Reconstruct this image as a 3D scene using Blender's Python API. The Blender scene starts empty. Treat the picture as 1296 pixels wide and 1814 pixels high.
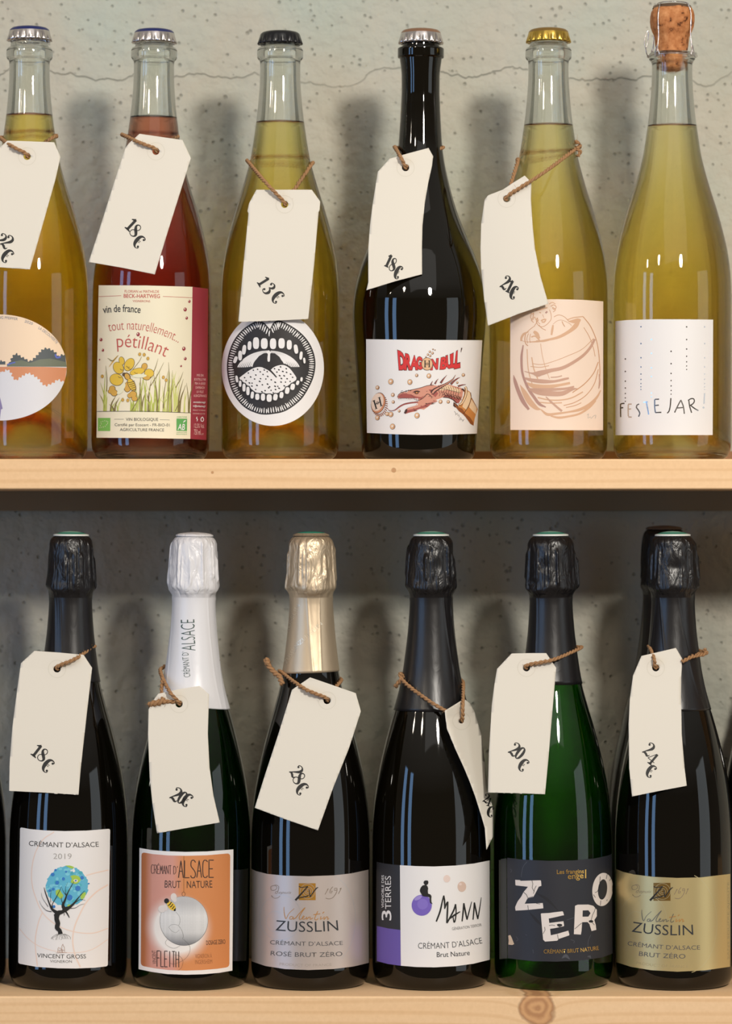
import bpy, bmesh, math, random
from mathutils import Vector
from mathutils.geometry import tessellate_polygon

S = bpy.context.scene
COL = S.collection
PI = math.pi
U = 0.0004            # metres per unit of the drawing grid (1 unit = 0.4 mm)
ZC = 1.25             # camera height (m)
CX0, CY0, DIST = 648.0, 907.0, 6000.0   # grid origin below the lens axis; camera distance in grid units
WALL_Y = 341.0        # wall behind the shelves
FRONT_Y = -159.0      # front edge of the shelf boards

# ------------------------------------------------------------------ camera
cd = bpy.data.cameras.new('camera'); cam = bpy.data.objects.new('camera', cd); COL.objects.link(cam)
cam.location = (0, -DIST * U, ZC); cam.rotation_euler = (PI / 2, 0, 0)
cd.sensor_fit = 'HORIZONTAL'; cd.sensor_width = 36.0; cd.lens = 36.0 * DIST / 1296.0
cd.clip_start = 0.05; cd.clip_end = 50
cd.dof.use_dof = True; cd.dof.focus_distance = (DIST - 100) * U; cd.dof.aperture_fstop = 8.0
S.camera = cam

# ------------------------------------------------------------------ world and light
S.view_settings.view_transform = 'Standard'; S.view_settings.look = 'None'
S.view_settings.gamma = 1.0; S.view_settings.use_curve_mapping = False
S.view_settings.exposure = 0.40
W = bpy.data.worlds.new('world'); S.world = W; W.use_nodes = True
nt = W.node_tree; nt.nodes.clear()
out = nt.nodes.new('ShaderNodeOutputWorld'); bg = nt.nodes.new('ShaderNodeBackground')
tc = nt.nodes.new('ShaderNodeTexCoord'); sp = nt.nodes.new('ShaderNodeSeparateXYZ'); rp = nt.nodes.new('ShaderNodeValToRGB')
nt.links.new(tc.outputs['Generated'], sp.inputs[0]); nt.links.new(sp.outputs['Z'], rp.inputs[0])
e = rp.color_ramp.elements
e[0].position = 0.0; e[0].color = (0.15, 0.12, 0.09, 1)
e[1].position = 1.0; e[1].color = (0.50, 0.47, 0.42, 1)
k = rp.color_ramp.elements.new(0.18); k.color = (0.14, 0.115, 0.09, 1)
k = rp.color_ramp.elements.new(0.45); k.color = (0.45, 0.42, 0.38, 1)
nt.links.new(rp.outputs[0], bg.inputs[0]); bg.inputs[1].default_value = 0.62
nt.links.new(bg.outputs[0], out.inputs[0])

def lamp(name, kind, loc, energy, color, radius=0.04, target=None, size=None, size_y=None):
    l = bpy.data.lights.new(name, kind); l.energy = energy; l.color = color
    if kind == 'POINT': l.shadow_soft_size = radius
    if kind == 'AREA':
        l.shape = 'RECTANGLE'; l.size = size; l.size_y = size_y
    o = bpy.data.objects.new(name, l); COL.objects.link(o); o.location = loc
    if target is not None:
        o.rotation_euler = (Vector(target) - Vector(loc)).to_track_quat('-Z', 'Y').to_euler()
    return o
def P(px, y, z):   # grid -> world
    return Vector(((px - CX0) * U, y * U, ZC + z * U))
lamp('ceiling_spot', 'POINT', P(2150, -4400, 1890), 78, (1.0, 0.935, 0.845), 0.095)
lamp('ceiling_spot', 'POINT', P(-1700, -4600, 2250), 16.0, (1.0, 0.88, 0.72), 0.08)
lamp('ceiling_spot', 'POINT', P(-3600, -3200, 2100), 9.0, (1.0, 0.88, 0.72), 0.07)
lamp('shop_window', 'AREA', (-3.55, -2.15, 1.35), 12, (0.30, 0.56, 1.0), target=(0, 0, 1.35), size=0.5, size_y=1.9)
lamp('shop_window', 'AREA', (-2.95, -3.05, 1.35), 12, (0.30, 0.56, 1.0), target=(0, 0, 1.35), size=0.5, size_y=1.9)
lamp('shop_window', 'AREA', (3.3, -2.0, 1.2), 9, (0.86, 0.95, 1.0), target=(0, 0, 1.2), size=1.5, size_y=2.0)
lamp('overhead_fill', 'AREA', (0.3, -2.6, 3.1), 6, (1.0, 0.98, 0.94), target=(0, 0, 1.0), size=2.6, size_y=1.6)  # soft ambient fill added from above, not a fixture of the shop
S.cycles.max_bounces = 16; S.cycles.transmission_bounces = 14; S.cycles.transparent_max_bounces = 12
S.cycles.glossy_bounces = 6; S.cycles.diffuse_bounces = 4
S.cycles.use_denoising = True
S.cycles.sample_clamp_indirect = 6.0

# ------------------------------------------------------------------ materials
MATS = {}
def lin(c):
    return tuple((v / 255.0 / 12.92) if v <= 10 else ((v / 255.0 + 0.055) / 1.055) ** 2.4 for v in c)
def mat(name, rgb, rough=0.6, metal=0.0, spec=0.5, coat=0.0):
    if name in MATS: return MATS[name]
    m = bpy.data.materials.new(name); m.use_nodes = True
    b = m.node_tree.nodes['Principled BSDF']
    b.inputs['Base Color'].default_value = (*lin(rgb), 1)
    b.inputs['Roughness'].default_value = rough; b.inputs['Metallic'].default_value = metal
    b.inputs['Specular IOR Level'].default_value = spec
    b.inputs['Coat Weight'].default_value = coat
    MATS[name] = m
    return m
def nodes_of(m):
    return m.node_tree.nodes, m.node_tree.links, m.node_tree.nodes['Principled BSDF']
def N(nd, typ, **kw):
    n = nd.new('ShaderNode' + typ)
    for a, v in kw.items(): setattr(n, a, v)
    return n
def ramp(nd, stops):
    r = nd.new('ShaderNodeValToRGB'); els = r.color_ramp.elements
    els[0].position, els[0].color = stops[0][0], (*stops[0][1], 1)
    els[1].position, els[1].color = stops[-1][0], (*stops[-1][1], 1)
    for p, c in stops[1:-1]:
        q = els.new(p); q.color = (*c, 1)
    return r
def mixc(nd, lk, f, a, b, mode='MIX'):
    m = nd.new('ShaderNodeMix'); m.data_type = 'RGBA'; m.blend_type = mode
    for sock, v in ((m.inputs[0], f), (m.inputs[6], a), (m.inputs[7], b)):
        if hasattr(v, 'is_linked') or hasattr(v, 'links'): lk.new(v, sock)
        else: sock.default_value = v if isinstance(v, float) else (*v, 1)
    return m.outputs[2]
def mth(nd, lk, op, a, b=None, c=None, clamp=False):
    m = nd.new('ShaderNodeMath'); m.operation = op; m.use_clamp = clamp
    for i, v in enumerate((a, b, c)):
        if v is None: continue
        if isinstance(v, (int, float)): m.inputs[i].default_value = v
        else: lk.new(v, m.inputs[i])
    return m.outputs[0]

# plaster wall
def wall_material():
    m = mat('grey green plaster', (160, 160, 150), 0.85, spec=0.2); nd, lk, b = nodes_of(m)
    g = N(nd, 'NewGeometry'); s = N(nd, 'SeparateXYZ'); lk.new(g.outputs['Position'], s.inputs[0])
    n1 = N(nd, 'TexNoise'); n1.inputs['Scale'].default_value = 7; n1.inputs['Detail'].default_value = 6
    lk.new(g.outputs['Position'], n1.inputs['Vector'])
    c1 = ramp(nd, [(0.3, lin((174, 178, 166))), (0.5, lin((188, 184, 170))), (0.7, lin((180, 187, 176)))])
    lk.new(n1.outputs[0], c1.inputs[0])
    # small pits and specks
    v = N(nd, 'TexVoronoi'); v.inputs['Scale'].default_value = 150; lk.new(g.outputs['Position'], v.inputs['Vector'])
    n2 = N(nd, 'TexNoise'); n2.inputs['Scale'].default_value = 60; lk.new(g.outputs['Position'], n2.inputs['Vector'])
    thr = mth(nd, lk, 'MULTIPLY', n2.outputs[0], 0.36)
    pit = mth(nd, lk, 'SUBTRACT', thr, v.outputs['Distance'])
    pit = mth(nd, lk, 'MULTIPLY', pit, 7.0, clamp=True)
    col = mixc(nd, lk, mth(nd, lk, 'MULTIPLY', pit, 0.38), c1.outputs[0], lin((110, 112, 98)))
    # hairline crack running along the top of the wall
    n3 = N(nd, 'TexNoise', noise_dimensions='1D'); n3.inputs['Scale'].default_value = 14; n3.inputs['Detail'].default_value = 8
    lk.new(s.outputs['X'], n3.inputs['W'])
    line = mth(nd, lk, 'MULTIPLY_ADD', n3.outputs[0], 0.05, ZC + (CY0 - 195) * U * 1.057)
    d = mth(nd, lk, 'ABSOLUTE', mth(nd, lk, 'SUBTRACT', s.outputs['Z'], line))
    crk = mth(nd, lk, 'SUBTRACT', 1.0, mth(nd, lk, 'MULTIPLY', d, 1500.0), clamp=True)
    n4 = N(nd, 'TexNoise'); n4.inputs['Scale'].default_value = 9; lk.new(g.outputs['Position'], n4.inputs['Vector'])
    crk = mth(nd, lk, 'MULTIPLY', crk, mth(nd, lk, 'MULTIPLY', n4.outputs[0], 1.0))
    col = mixc(nd, lk, crk, col, lin((105, 110, 100)))
    lk.new(col, b.inputs['Base Color'])
    # trowel relief
    n5 = N(nd, 'TexNoise'); n5.inputs['Scale'].default_value = 95; n5.inputs['Detail'].default_value = 5
    lk.new(g.outputs['Position'], n5.inputs['Vector'])
    n6 = N(nd, 'TexNoise'); n6.inputs['Scale'].default_value = 22; n6.inputs['Detail'].default_value = 3
    lk.new(g.outputs['Position'], n6.inputs['Vector'])
    h = mth(nd, lk, 'MULTIPLY_ADD', n6.outputs[0], 1.6, n5.outputs[0])
    h = mth(nd, lk, 'SUBTRACT', h, mth(nd, lk, 'MULTIPLY', pit, 0.5))
    h = mth(nd, lk, 'SUBTRACT', h, mth(nd, lk, 'MULTIPLY', crk, 0.5))
    bp = N(nd, 'Bump'); bp.inputs['Strength'].default_value = 0.75; bp.inputs['Distance'].default_value = 0.004
    lk.new(h, bp.inputs['Height']); lk.new(bp.outputs[0], b.inputs['Normal'])
    return m
# pine board, knots at world positions (x, z, radius)
def pine_material(name, knots, seed):
    m = mat(name, (225, 180, 125), 0.55, spec=0.3); nd, lk, b = nodes_of(m)
    g = N(nd, 'NewGeometry'); s = N(nd, 'SeparateXYZ'); lk.new(g.outputs['Position'], s.inputs[0])
    warp = None
    for kx, kz, kr in knots:     # grain bends around each knot
        dx = mth(nd, lk, 'MULTIPLY', mth(nd, lk, 'SUBTRACT', s.outputs['X'], kx), 1.0)
        dz = mth(nd, lk, 'SUBTRACT', s.outputs['Z'], kz)
        d = mth(nd, lk, 'SQRT', mth(nd, lk, 'ADD', mth(nd, lk, 'MULTIPLY', dx, dx), mth(nd, lk, 'MULTIPLY', dz, dz)))
        f = mth(nd, lk, 'DIVIDE', kr * kr * 0.9, mth(nd, lk, 'MULTIPLY_ADD', d, d, kr * kr * 0.6))
        w = mth(nd, lk, 'MULTIPLY', f, kr * 0.8)
        warp = w if warp is None else mth(nd, lk, 'ADD', warp, w)
    cb = N(nd, 'CombineXYZ')
    lk.new(mth(nd, lk, 'MULTIPLY', s.outputs['X'], 0.05), cb.inputs[0])
    lk.new(mth(nd, lk, 'MULTIPLY_ADD', s.outputs['Y'], 0.8, seed), cb.inputs[1])
    lk.new(mth(nd, lk, 'ADD', s.outputs['Z'], warp) if warp is not None else s.outputs['Z'], cb.inputs[2])
    n = N(nd, 'TexNoise'); n.inputs['Scale'].default_value = 75; n.inputs['Detail'].default_value = 4; n.inputs['Distortion'].default_value = 0.6
    lk.new(cb.outputs[0], n.inputs['Vector'])
    wv = N(nd, 'TexWave', wave_type='BANDS', bands_direction='Z'); wv.inputs['Scale'].default_value = 42
    wv.inputs['Distortion'].default_value = 5.0; wv.inputs['Detail'].default_value = 2; wv.inputs['Detail Scale'].default_value = 1.2
    lk.new(cb.outputs[0], wv.inputs['Vector'])
    r1 = ramp(nd, [(0.0, lin((237, 195, 147))), (0.5, lin((242, 203, 158))), (1.0, lin((245, 210, 168)))])
    lk.new(n.outputs[0], r1.inputs[0])
    r2 = ramp(nd, [(0.0, (0.87, 0.80, 0.71)), (0.35, (1, 1, 1)), (1.0, (1, 1, 1))])
    lk.new(wv.outputs[0], r2.inputs[0])
    col = mixc(nd, lk, 0.55, r1.outputs[0], r2.outputs[0], 'MULTIPLY')
    n2 = N(nd, 'TexNoise'); n2.inputs['Scale'].default_value = 400; lk.new(g.outputs['Position'], n2.inputs['Vector'])
    rr = ramp(nd, [(0.3, (0.93, 0.91, 0.88)), (0.7, (1, 1, 1))]); lk.new(n2.outputs[0], rr.inputs[0])
    col = mixc(nd, lk, 0.6, col, rr.outputs[0], 'MULTIPLY')
    for kx, kz, kr in knots:
        dx = mth(nd, lk, 'SUBTRACT', s.outputs['X'], kx); dz = mth(nd, lk, 'SUBTRACT', s.outputs['Z'], kz)
        d = mth(nd, lk, 'SQRT', mth(nd, lk, 'ADD', mth(nd, lk, 'MULTIPLY', dx, dx), mth(nd, lk, 'MULTIPLY', dz, dz)))
        nn = N(nd, 'TexNoise'); nn.inputs['Scale'].default_value = 48; nn.inputs['Detail'].default_value = 4; lk.new(g.outputs['Position'], nn.inputs['Vector'])
        d = mth(nd, lk, 'MULTIPLY_ADD', nn.outputs[0], kr * 0.9, d)
        inside = mth(nd, lk, 'MULTIPLY', mth(nd, lk, 'SUBTRACT', kr * 1.5, d), 6.0 / kr, clamp=True)
        ring = mth(nd, lk, 'MULTIPLY_ADD', mth(nd, lk, 'SINE', mth(nd, lk, 'MULTIPLY', d, 17.0 / kr)), 0.5, 0.5)
        kc = mixc(nd, lk, ring, lin((172, 118, 76)), lin((208, 156, 106)))
        rim = mth(nd, lk, 'SUBTRACT', 1.0, mth(nd, lk, 'MULTIPLY', mth(nd, lk, 'ABSOLUTE', mth(nd, lk, 'SUBTRACT', d, kr * 1.42)), 9.0 / kr), clamp=True)
        kc = mixc(nd, lk, rim, kc, lin((120, 72, 42)))
        col = mixc(nd, lk, mth(nd, lk, 'MULTIPLY', inside, 0.85), col, kc)
    lk.new(col, b.inputs['Base Color'])
    bp = N(nd, 'Bump'); bp.inputs['Strength'].default_value = 0.12; bp.inputs['Distance'].default_value = 0.001
    lk.new(n.outputs[0], bp.inputs['Height']); lk.new(bp.outputs[0], b.inputs['Normal'])
    return m
CLEAR_SHARE = 0.42
def glass_nodes(nd, lk, color, ior):
    """refraction under a clear reflecting skin; a share of the light goes straight through"""
    o = N(nd, 'OutputMaterial'); rf = N(nd, 'BsdfRefraction'); rf.inputs['Color'].default_value = (*color, 1); rf.inputs['Roughness'].default_value = 0.0
    t = N(nd, 'BsdfTransparent'); t.inputs[0].default_value = (*color, 1)
    gl = N(nd, 'BsdfGlossy'); gl.inputs['Color'].default_value = (1, 1, 1, 1); gl.inputs['Roughness'].default_value = 0.0
    fr = N(nd, 'Fresnel')
    for sock in (rf.inputs['IOR'], fr.inputs['IOR']):
        if isinstance(ior, (int, float)): sock.default_value = ior
        else: lk.new(ior, sock)
    m1 = N(nd, 'MixShader'); m1.inputs[0].default_value = CLEAR_SHARE; lk.new(rf.outputs[0], m1.inputs[1]); lk.new(t.outputs[0], m1.inputs[2])
    m2 = N(nd, 'MixShader'); lk.new(fr.outputs[0], m2.inputs[0]); lk.new(m1.outputs[0], m2.inputs[1]); lk.new(gl.outputs[0], m2.inputs[2])
    lk.new(m2.outputs[0], o.inputs['Surface'])
    return o
def glass_material(name, color, ior=1.5):
    m = bpy.data.materials.new(name); m.use_nodes = True; nd = m.node_tree.nodes; lk = m.node_tree.links; nd.clear()
    glass_nodes(nd, lk, color, ior)
    return m
def wine_material(name, T80, level):
    """T80: share of red, green, blue light left after 80 mm of wine; level: filling height (m) above the base"""
    m = bpy.data.materials.new(name); m.use_nodes = True; nd = m.node_tree.nodes; lk = m.node_tree.links; nd.clear()
    tcn = N(nd, 'TexCoord'); s = N(nd, 'SeparateXYZ'); lk.new(tcn.outputs['Object'], s.inputs[0])
    top = mth(nd, lk, 'GREATER_THAN', s.outputs['Z'], level - 0.00012)
    o = glass_nodes(nd, lk, (1, 1, 1), mth(nd, lk, 'MULTIPLY_ADD', top, 1.33 - 0.887, 0.887))
    va = N(nd, 'VolumeAbsorption')
    sg = [-math.log(t_) / 0.08 for t_ in T80]; den = max(sg) * 1.05
    va.inputs['Density'].default_value = den
    va.inputs['Color'].default_value = (*[1 - x / den for x in sg], 1)
    lk.new(va.outputs[0], o.inputs['Volume'])
    return m

# ------------------------------------------------------------------ object helpers
def tag(o, label=None, cat=None, group=None, kind=None):
    if label: o['label'] = label
    if cat: o['category'] = cat
    if group: o['group'] = group
    if kind: o['kind'] = kind
    return o
def empty(name, loc):
    o = bpy.data.objects.new(name, None); COL.objects.link(o); o.location = loc
    o.empty_display_size = 0.01
    return o
def meshobj(name, verts, faces, mats, idx=None, parent=None, smooth=True):
    me = bpy.data.meshes.new(name); me.from_pydata([tuple(v) for v in verts], [], faces)
    for m in mats: me.materials.append(m)
    if idx: me.polygons.foreach_set('material_index', idx)
    me.polygons.foreach_set('use_smooth', [smooth] * len(me.polygons))
    me.update()
    o = bpy.data.objects.new(name, me); COL.objects.link(o)
    if parent is not None: o.parent = parent
    return o
def bmobj(name, bm, mats, parent=None, smooth=False):
    me = bpy.data.meshes.new(name); bm.to_mesh(me); bm.free()
    for m in mats: me.materials.append(m)
    me.polygons.foreach_set('use_smooth', [smooth] * len(me.polygons))
    o = bpy.data.objects.new(name, me); COL.objects.link(o)
    if parent is not None: o.parent = parent
    return o
def lathe(prof, segs=96, close_top=False, close_bottom=False, rfun=None):
    """prof: list of (z, r) in grid units, bottom to top or along the section; outward faces when z rises"""
    vs, fs = [], []
    n = len(prof)
    for i, (z, r) in enumerate(prof):
        for j in range(segs):
            a = 2 * PI * j / segs
            rr = r if rfun is None else r + rfun(z, a)
            vs.append((rr * math.sin(a) * U, -rr * math.cos(a) * U, z * U))
    for i in range(n - 1):
        for j in range(segs):
            k2 = (j + 1) % segs
            fs.append((i * segs + j, i * segs + k2, (i + 1) * segs + k2, (i + 1) * segs + j))
    if close_bottom: fs.append(tuple(reversed(range(segs))))
    if close_top: fs.append(tuple((n - 1) * segs + j for j in range(segs)))
    return vs, fs
def catmull(pts, step=2.5, dims=2):
    """smooth curve through pts (tuples of any length); step in grid units on the first two or three coordinates"""
    if len(pts) < 3:
        a, b = pts[0], pts[-1]
        L = math.dist(a[:dims], b[:dims]); n = max(1, int(L / step))
        return [tuple(a[k] + (b[k] - a[k]) * i / n for k in range(len(a))) for i in range(n + 1)]
    q = [tuple(2 * pts[0][k] - pts[1][k] for k in range(len(pts[0])))] + list(pts) + [tuple(2 * pts[-1][k] - pts[-2][k] for k in range(len(pts[0])))]
    o = []
    for i in range(1, len(q) - 2):
        p0, p1, p2, p3 = q[i - 1:i + 3]
        n = max(1, int(math.dist(p1[:dims], p2[:dims]) / step))
        for s_ in range(n):
            t = s_ / n
            o.append(tuple(0.5 * (2 * p1[k] + (p2[k] - p0[k]) * t + (2 * p0[k] - 5 * p1[k] + 4 * p2[k] - p3[k]) * t * t + (3 * p1[k] - p0[k] - 3 * p2[k] + p3[k]) * t ** 3) for k in range(len(p1))))
    o.append(tuple(pts[-1]))
    return o
def interp(tab, x):
    if x <= tab[0][0]: return tab[0][1]
    for (a, b), (c, d) in zip(tab, tab[1:]):
        if x <= c: return b + (d - b) * (x - a) / (c - a)
    return tab[-1][1]
def slopes(tab):
    n = len(tab); d = [(tab[i + 1][1] - tab[i][1]) / (tab[i + 1][0] - tab[i][0]) for i in range(n - 1)]
    m = [d[0]]
    for i in range(1, n - 1):
        if d[i - 1] * d[i] <= 0: m.append(0.0)
        else:
            h0, h1 = tab[i][0] - tab[i - 1][0], tab[i + 1][0] - tab[i][0]; w1, w2 = 2 * h1 + h0, h1 + 2 * h0
            m.append((w1 + w2) / (w1 / d[i - 1] + w2 / d[i]))
    return m + [d[-1]]
def pchip(tab, m, x):
    """smooth curve through the table that never overshoots"""
    if x <= tab[0][0]: return tab[0][1]
    if x >= tab[-1][0]: return tab[-1][1]
    for i in range(len(tab) - 1):
        if x <= tab[i + 1][0]: break
    h = tab[i + 1][0] - tab[i][0]; t = (x - tab[i][0]) / h
    return (tab[i][1] * (1 + 2 * t) * (1 - t) ** 2 + m[i] * h * t * (1 - t) ** 2 + tab[i + 1][1] * t * t * (3 - 2 * t) + m[i + 1] * h * t * t * (t - 1))
def tube(path, r, sides=6, closed=False):
    """path: 3-D points (any unit); r: radius or list"""
    vs, fs = [], []
    up = Vector((0.13, 0.31, 0.94))
    n = len(path); pv = None
    for i, p in enumerate(path):
        p = Vector(p); a = Vector(path[max(i - 1, 0)]); b = Vector(path[min(i + 1, n - 1)])
        t = (b - a); t = t.normalized() if t.length > 1e-9 else Vector((0, 0, 1))
        x = t.cross(up if pv is None else pv); 
        if x.length < 1e-6: x = t.cross(Vector((1, 0, 0)))
        x.normalize(); y = x.cross(t).normalized(); pv = y
        rr = r[i] if isinstance(r, (list, tuple)) else r
        for j in range(sides):
            an = 2 * PI * j / sides
            vs.append(p + x * math.cos(an) * rr + y * math.sin(an) * rr)
    for i in range(n - 1):
        for j in range(sides):
            k2 = (j + 1) % sides
            fs.append((i * sides + j, i * sides + k2, (i + 1) * sides + k2, (i + 1) * sides + j))
    fs.append(tuple(reversed(range(sides)))); fs.append(tuple((n - 1) * sides + j for j in range(sides)))
    return vs, fs
def twine(path, r=2.1, off=1.7, pitch=17.0, fuzz=14, seed=1):
    """two strands twisted around a smooth path, with a few loose fibres; grid units in, mesh lists out"""
    rnd = random.Random(seed)
    pts = [Vector(p) for p in catmull(path, 2.2, 3)]
    vs, fs = [], []
    L = 0.0; frames = []; pv = None
    for i, p in enumerate(pts):
        a = pts[max(i - 1, 0)]; b = pts[min(i + 1, len(pts) - 1)]
        if i: L += (p - pts[i - 1]).length
        t = (b - a).normalized() if (b - a).length > 1e-9 else Vector((1, 0, 0))
        x = t.cross(Vector((0.1, 0.2, 0.97)) if pv is None else pv)
        if x.length < 1e-6: x = t.cross(Vector((1, 0, 0)))
        x.normalize(); y = x.cross(t).normalized(); pv = y
        frames.append((p, x, y, L))
    for s_ in range(2):
        path2 = [p + (x * math.cos(l / pitch * 2 * PI + s_ * PI) + y * math.sin(l / pitch * 2 * PI + s_ * PI)) * off for p, x, y, l in frames]
        rr = [r * (1 + 0.16 * math.sin(l * 0.7 + s_) + rnd.uniform(-0.08, 0.08)) for p, x, y, l in frames]
        v, f = tube(path2, rr, 6); o = len(vs); vs += v; fs += [tuple(q + o for q in ff) for ff in f]
    for _ in range(fuzz):
        p, x, y, l = rnd.choice(frames); d = Vector((rnd.uniform(-1, 1), rnd.uniform(-1, 0.1), rnd.uniform(-1, 1))).normalized()
        ln = rnd.uniform(5, 13); bend = Vector((rnd.uniform(-1, 1), 0, rnd.uniform(-1, 1))) * ln * 0.4
        q = [p, p + d * ln * 0.5 + bend * 0.3, p + d * ln + bend]
        v, f = tube([tuple(a) for a in catmull([tuple(c) for c in q], 2.0, 3)], 0.22, 3); o = len(vs); vs += v; fs += [tuple(k3 + o for k3 in ff) for ff in f]
    return vs, fs

# ------------------------------------------------------------------ bottles: section, surface mapping
class Bottle:
    def __init__(self, cx, base_py, prof, tilt=0.0, y0=0.0):
        self.cx, self.y0, self.tilt = cx, y0, math.radians(tilt)
        self.bpy = base_py; self.zb = CY0 - base_py
        self.prof = sorted([(CY0 - py - self.zb, r) for py, r in prof])   # height above the base -> radius
        self.root = None; self.m = slopes(self.prof)
    def R(self, h): return pchip(self.prof, self.m, h)
    def local(self, px, py):       # a point of the frame seen upright in the bottle's own stance
        dx, dz = px - self.cx, self.bpy - py
        c, s = math.cos(self.tilt), math.sin(self.tilt)
        return self.cx + dx * c - dz * s, self.bpy - (dz * c + dx * s)
    def hit(self, px, py, extra=0.0):
        px, py = self.local(px, py)
        h = CY0 - py - self.zb
        for _ in range(4):
            R = self.R(h) + extra
            for _k in range(40):
                A = (px - CX0); B = CX0 - self.cx; C = DIST; D = -DIST - self.y0
                a = A * A + C * C; b = 2 * (A * B + C * D); c = B * B + D * D - R * R
                disc = b * b - 4 * a * c
                if disc >= 0: break
                px = self.cx + (px - self.cx) * 0.99
            t = (-b - math.sqrt(max(disc, 0))) / (2 * a)
            x, y, z = CX0 + (px - CX0) * t, -DIST + DIST * t, (CY0 - py) * t
            h = z - self.zb
        th = math.atan2(x - self.cx, -(y - self.y0))
        return th, h

class BottleCanvas:
    slices = 5.0
    def __init__(self, b, extra=0.3, rref=105.0): self.b, self.extra, self.rref = b, extra, rref
    def to2d(self, px, py):
        th, h = self.b.hit(px, py, self.extra); return th * self.rref, h
    def to3d(self, s, h, off):
        r = self.b.R(h) + self.extra + off; th = s / self.rref
        return Vector((r * math.sin(th), -r * math.cos(th), h)) * U

class TagCanvas:
    slices = 6.0
    def __init__(self, depth): self.depth = depth        # depth(px, py) -> y
    def to2d(self, px, py): return px, -py
    def to3d(self, a, b, off):
        y = self.depth(a, -b) - off
        t = (DIST + y) / DIST
        return P(CX0 + (a - CX0) * t, y, (CY0 + b) * t) - self.origin
    origin = Vector((0, 0, 0))

FONT_CACHE = {}
def glyphs(body, offset=0.0, shear=0.0):
    key = (body, offset, shear)
    if key not in FONT_CACHE:
        c = bpy.data.curves.new('t', 'FONT'); c.body = body; c.size = 1.0; c.offset = offset; c.shear = shear
        c.resolution_u = 3; c.fill_mode = 'FRONT'; c.dimensions = '2D'
        o = bpy.data.objects.new('t', c); me = bpy.data.meshes.new_from_object(o)
        vs = [(v.co.x, v.co.y) for v in me.vertices]; fs = [tuple(p.vertices) for p in me.polygons]
        bpy.data.objects.remove(o); bpy.data.curves.remove(c); bpy.data.meshes.remove(me)
        FONT_CACHE[key] = (vs, fs)
    return FONT_CACHE[key]
CAP_H = max(v[1] for v in glyphs('H')[0])

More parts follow.
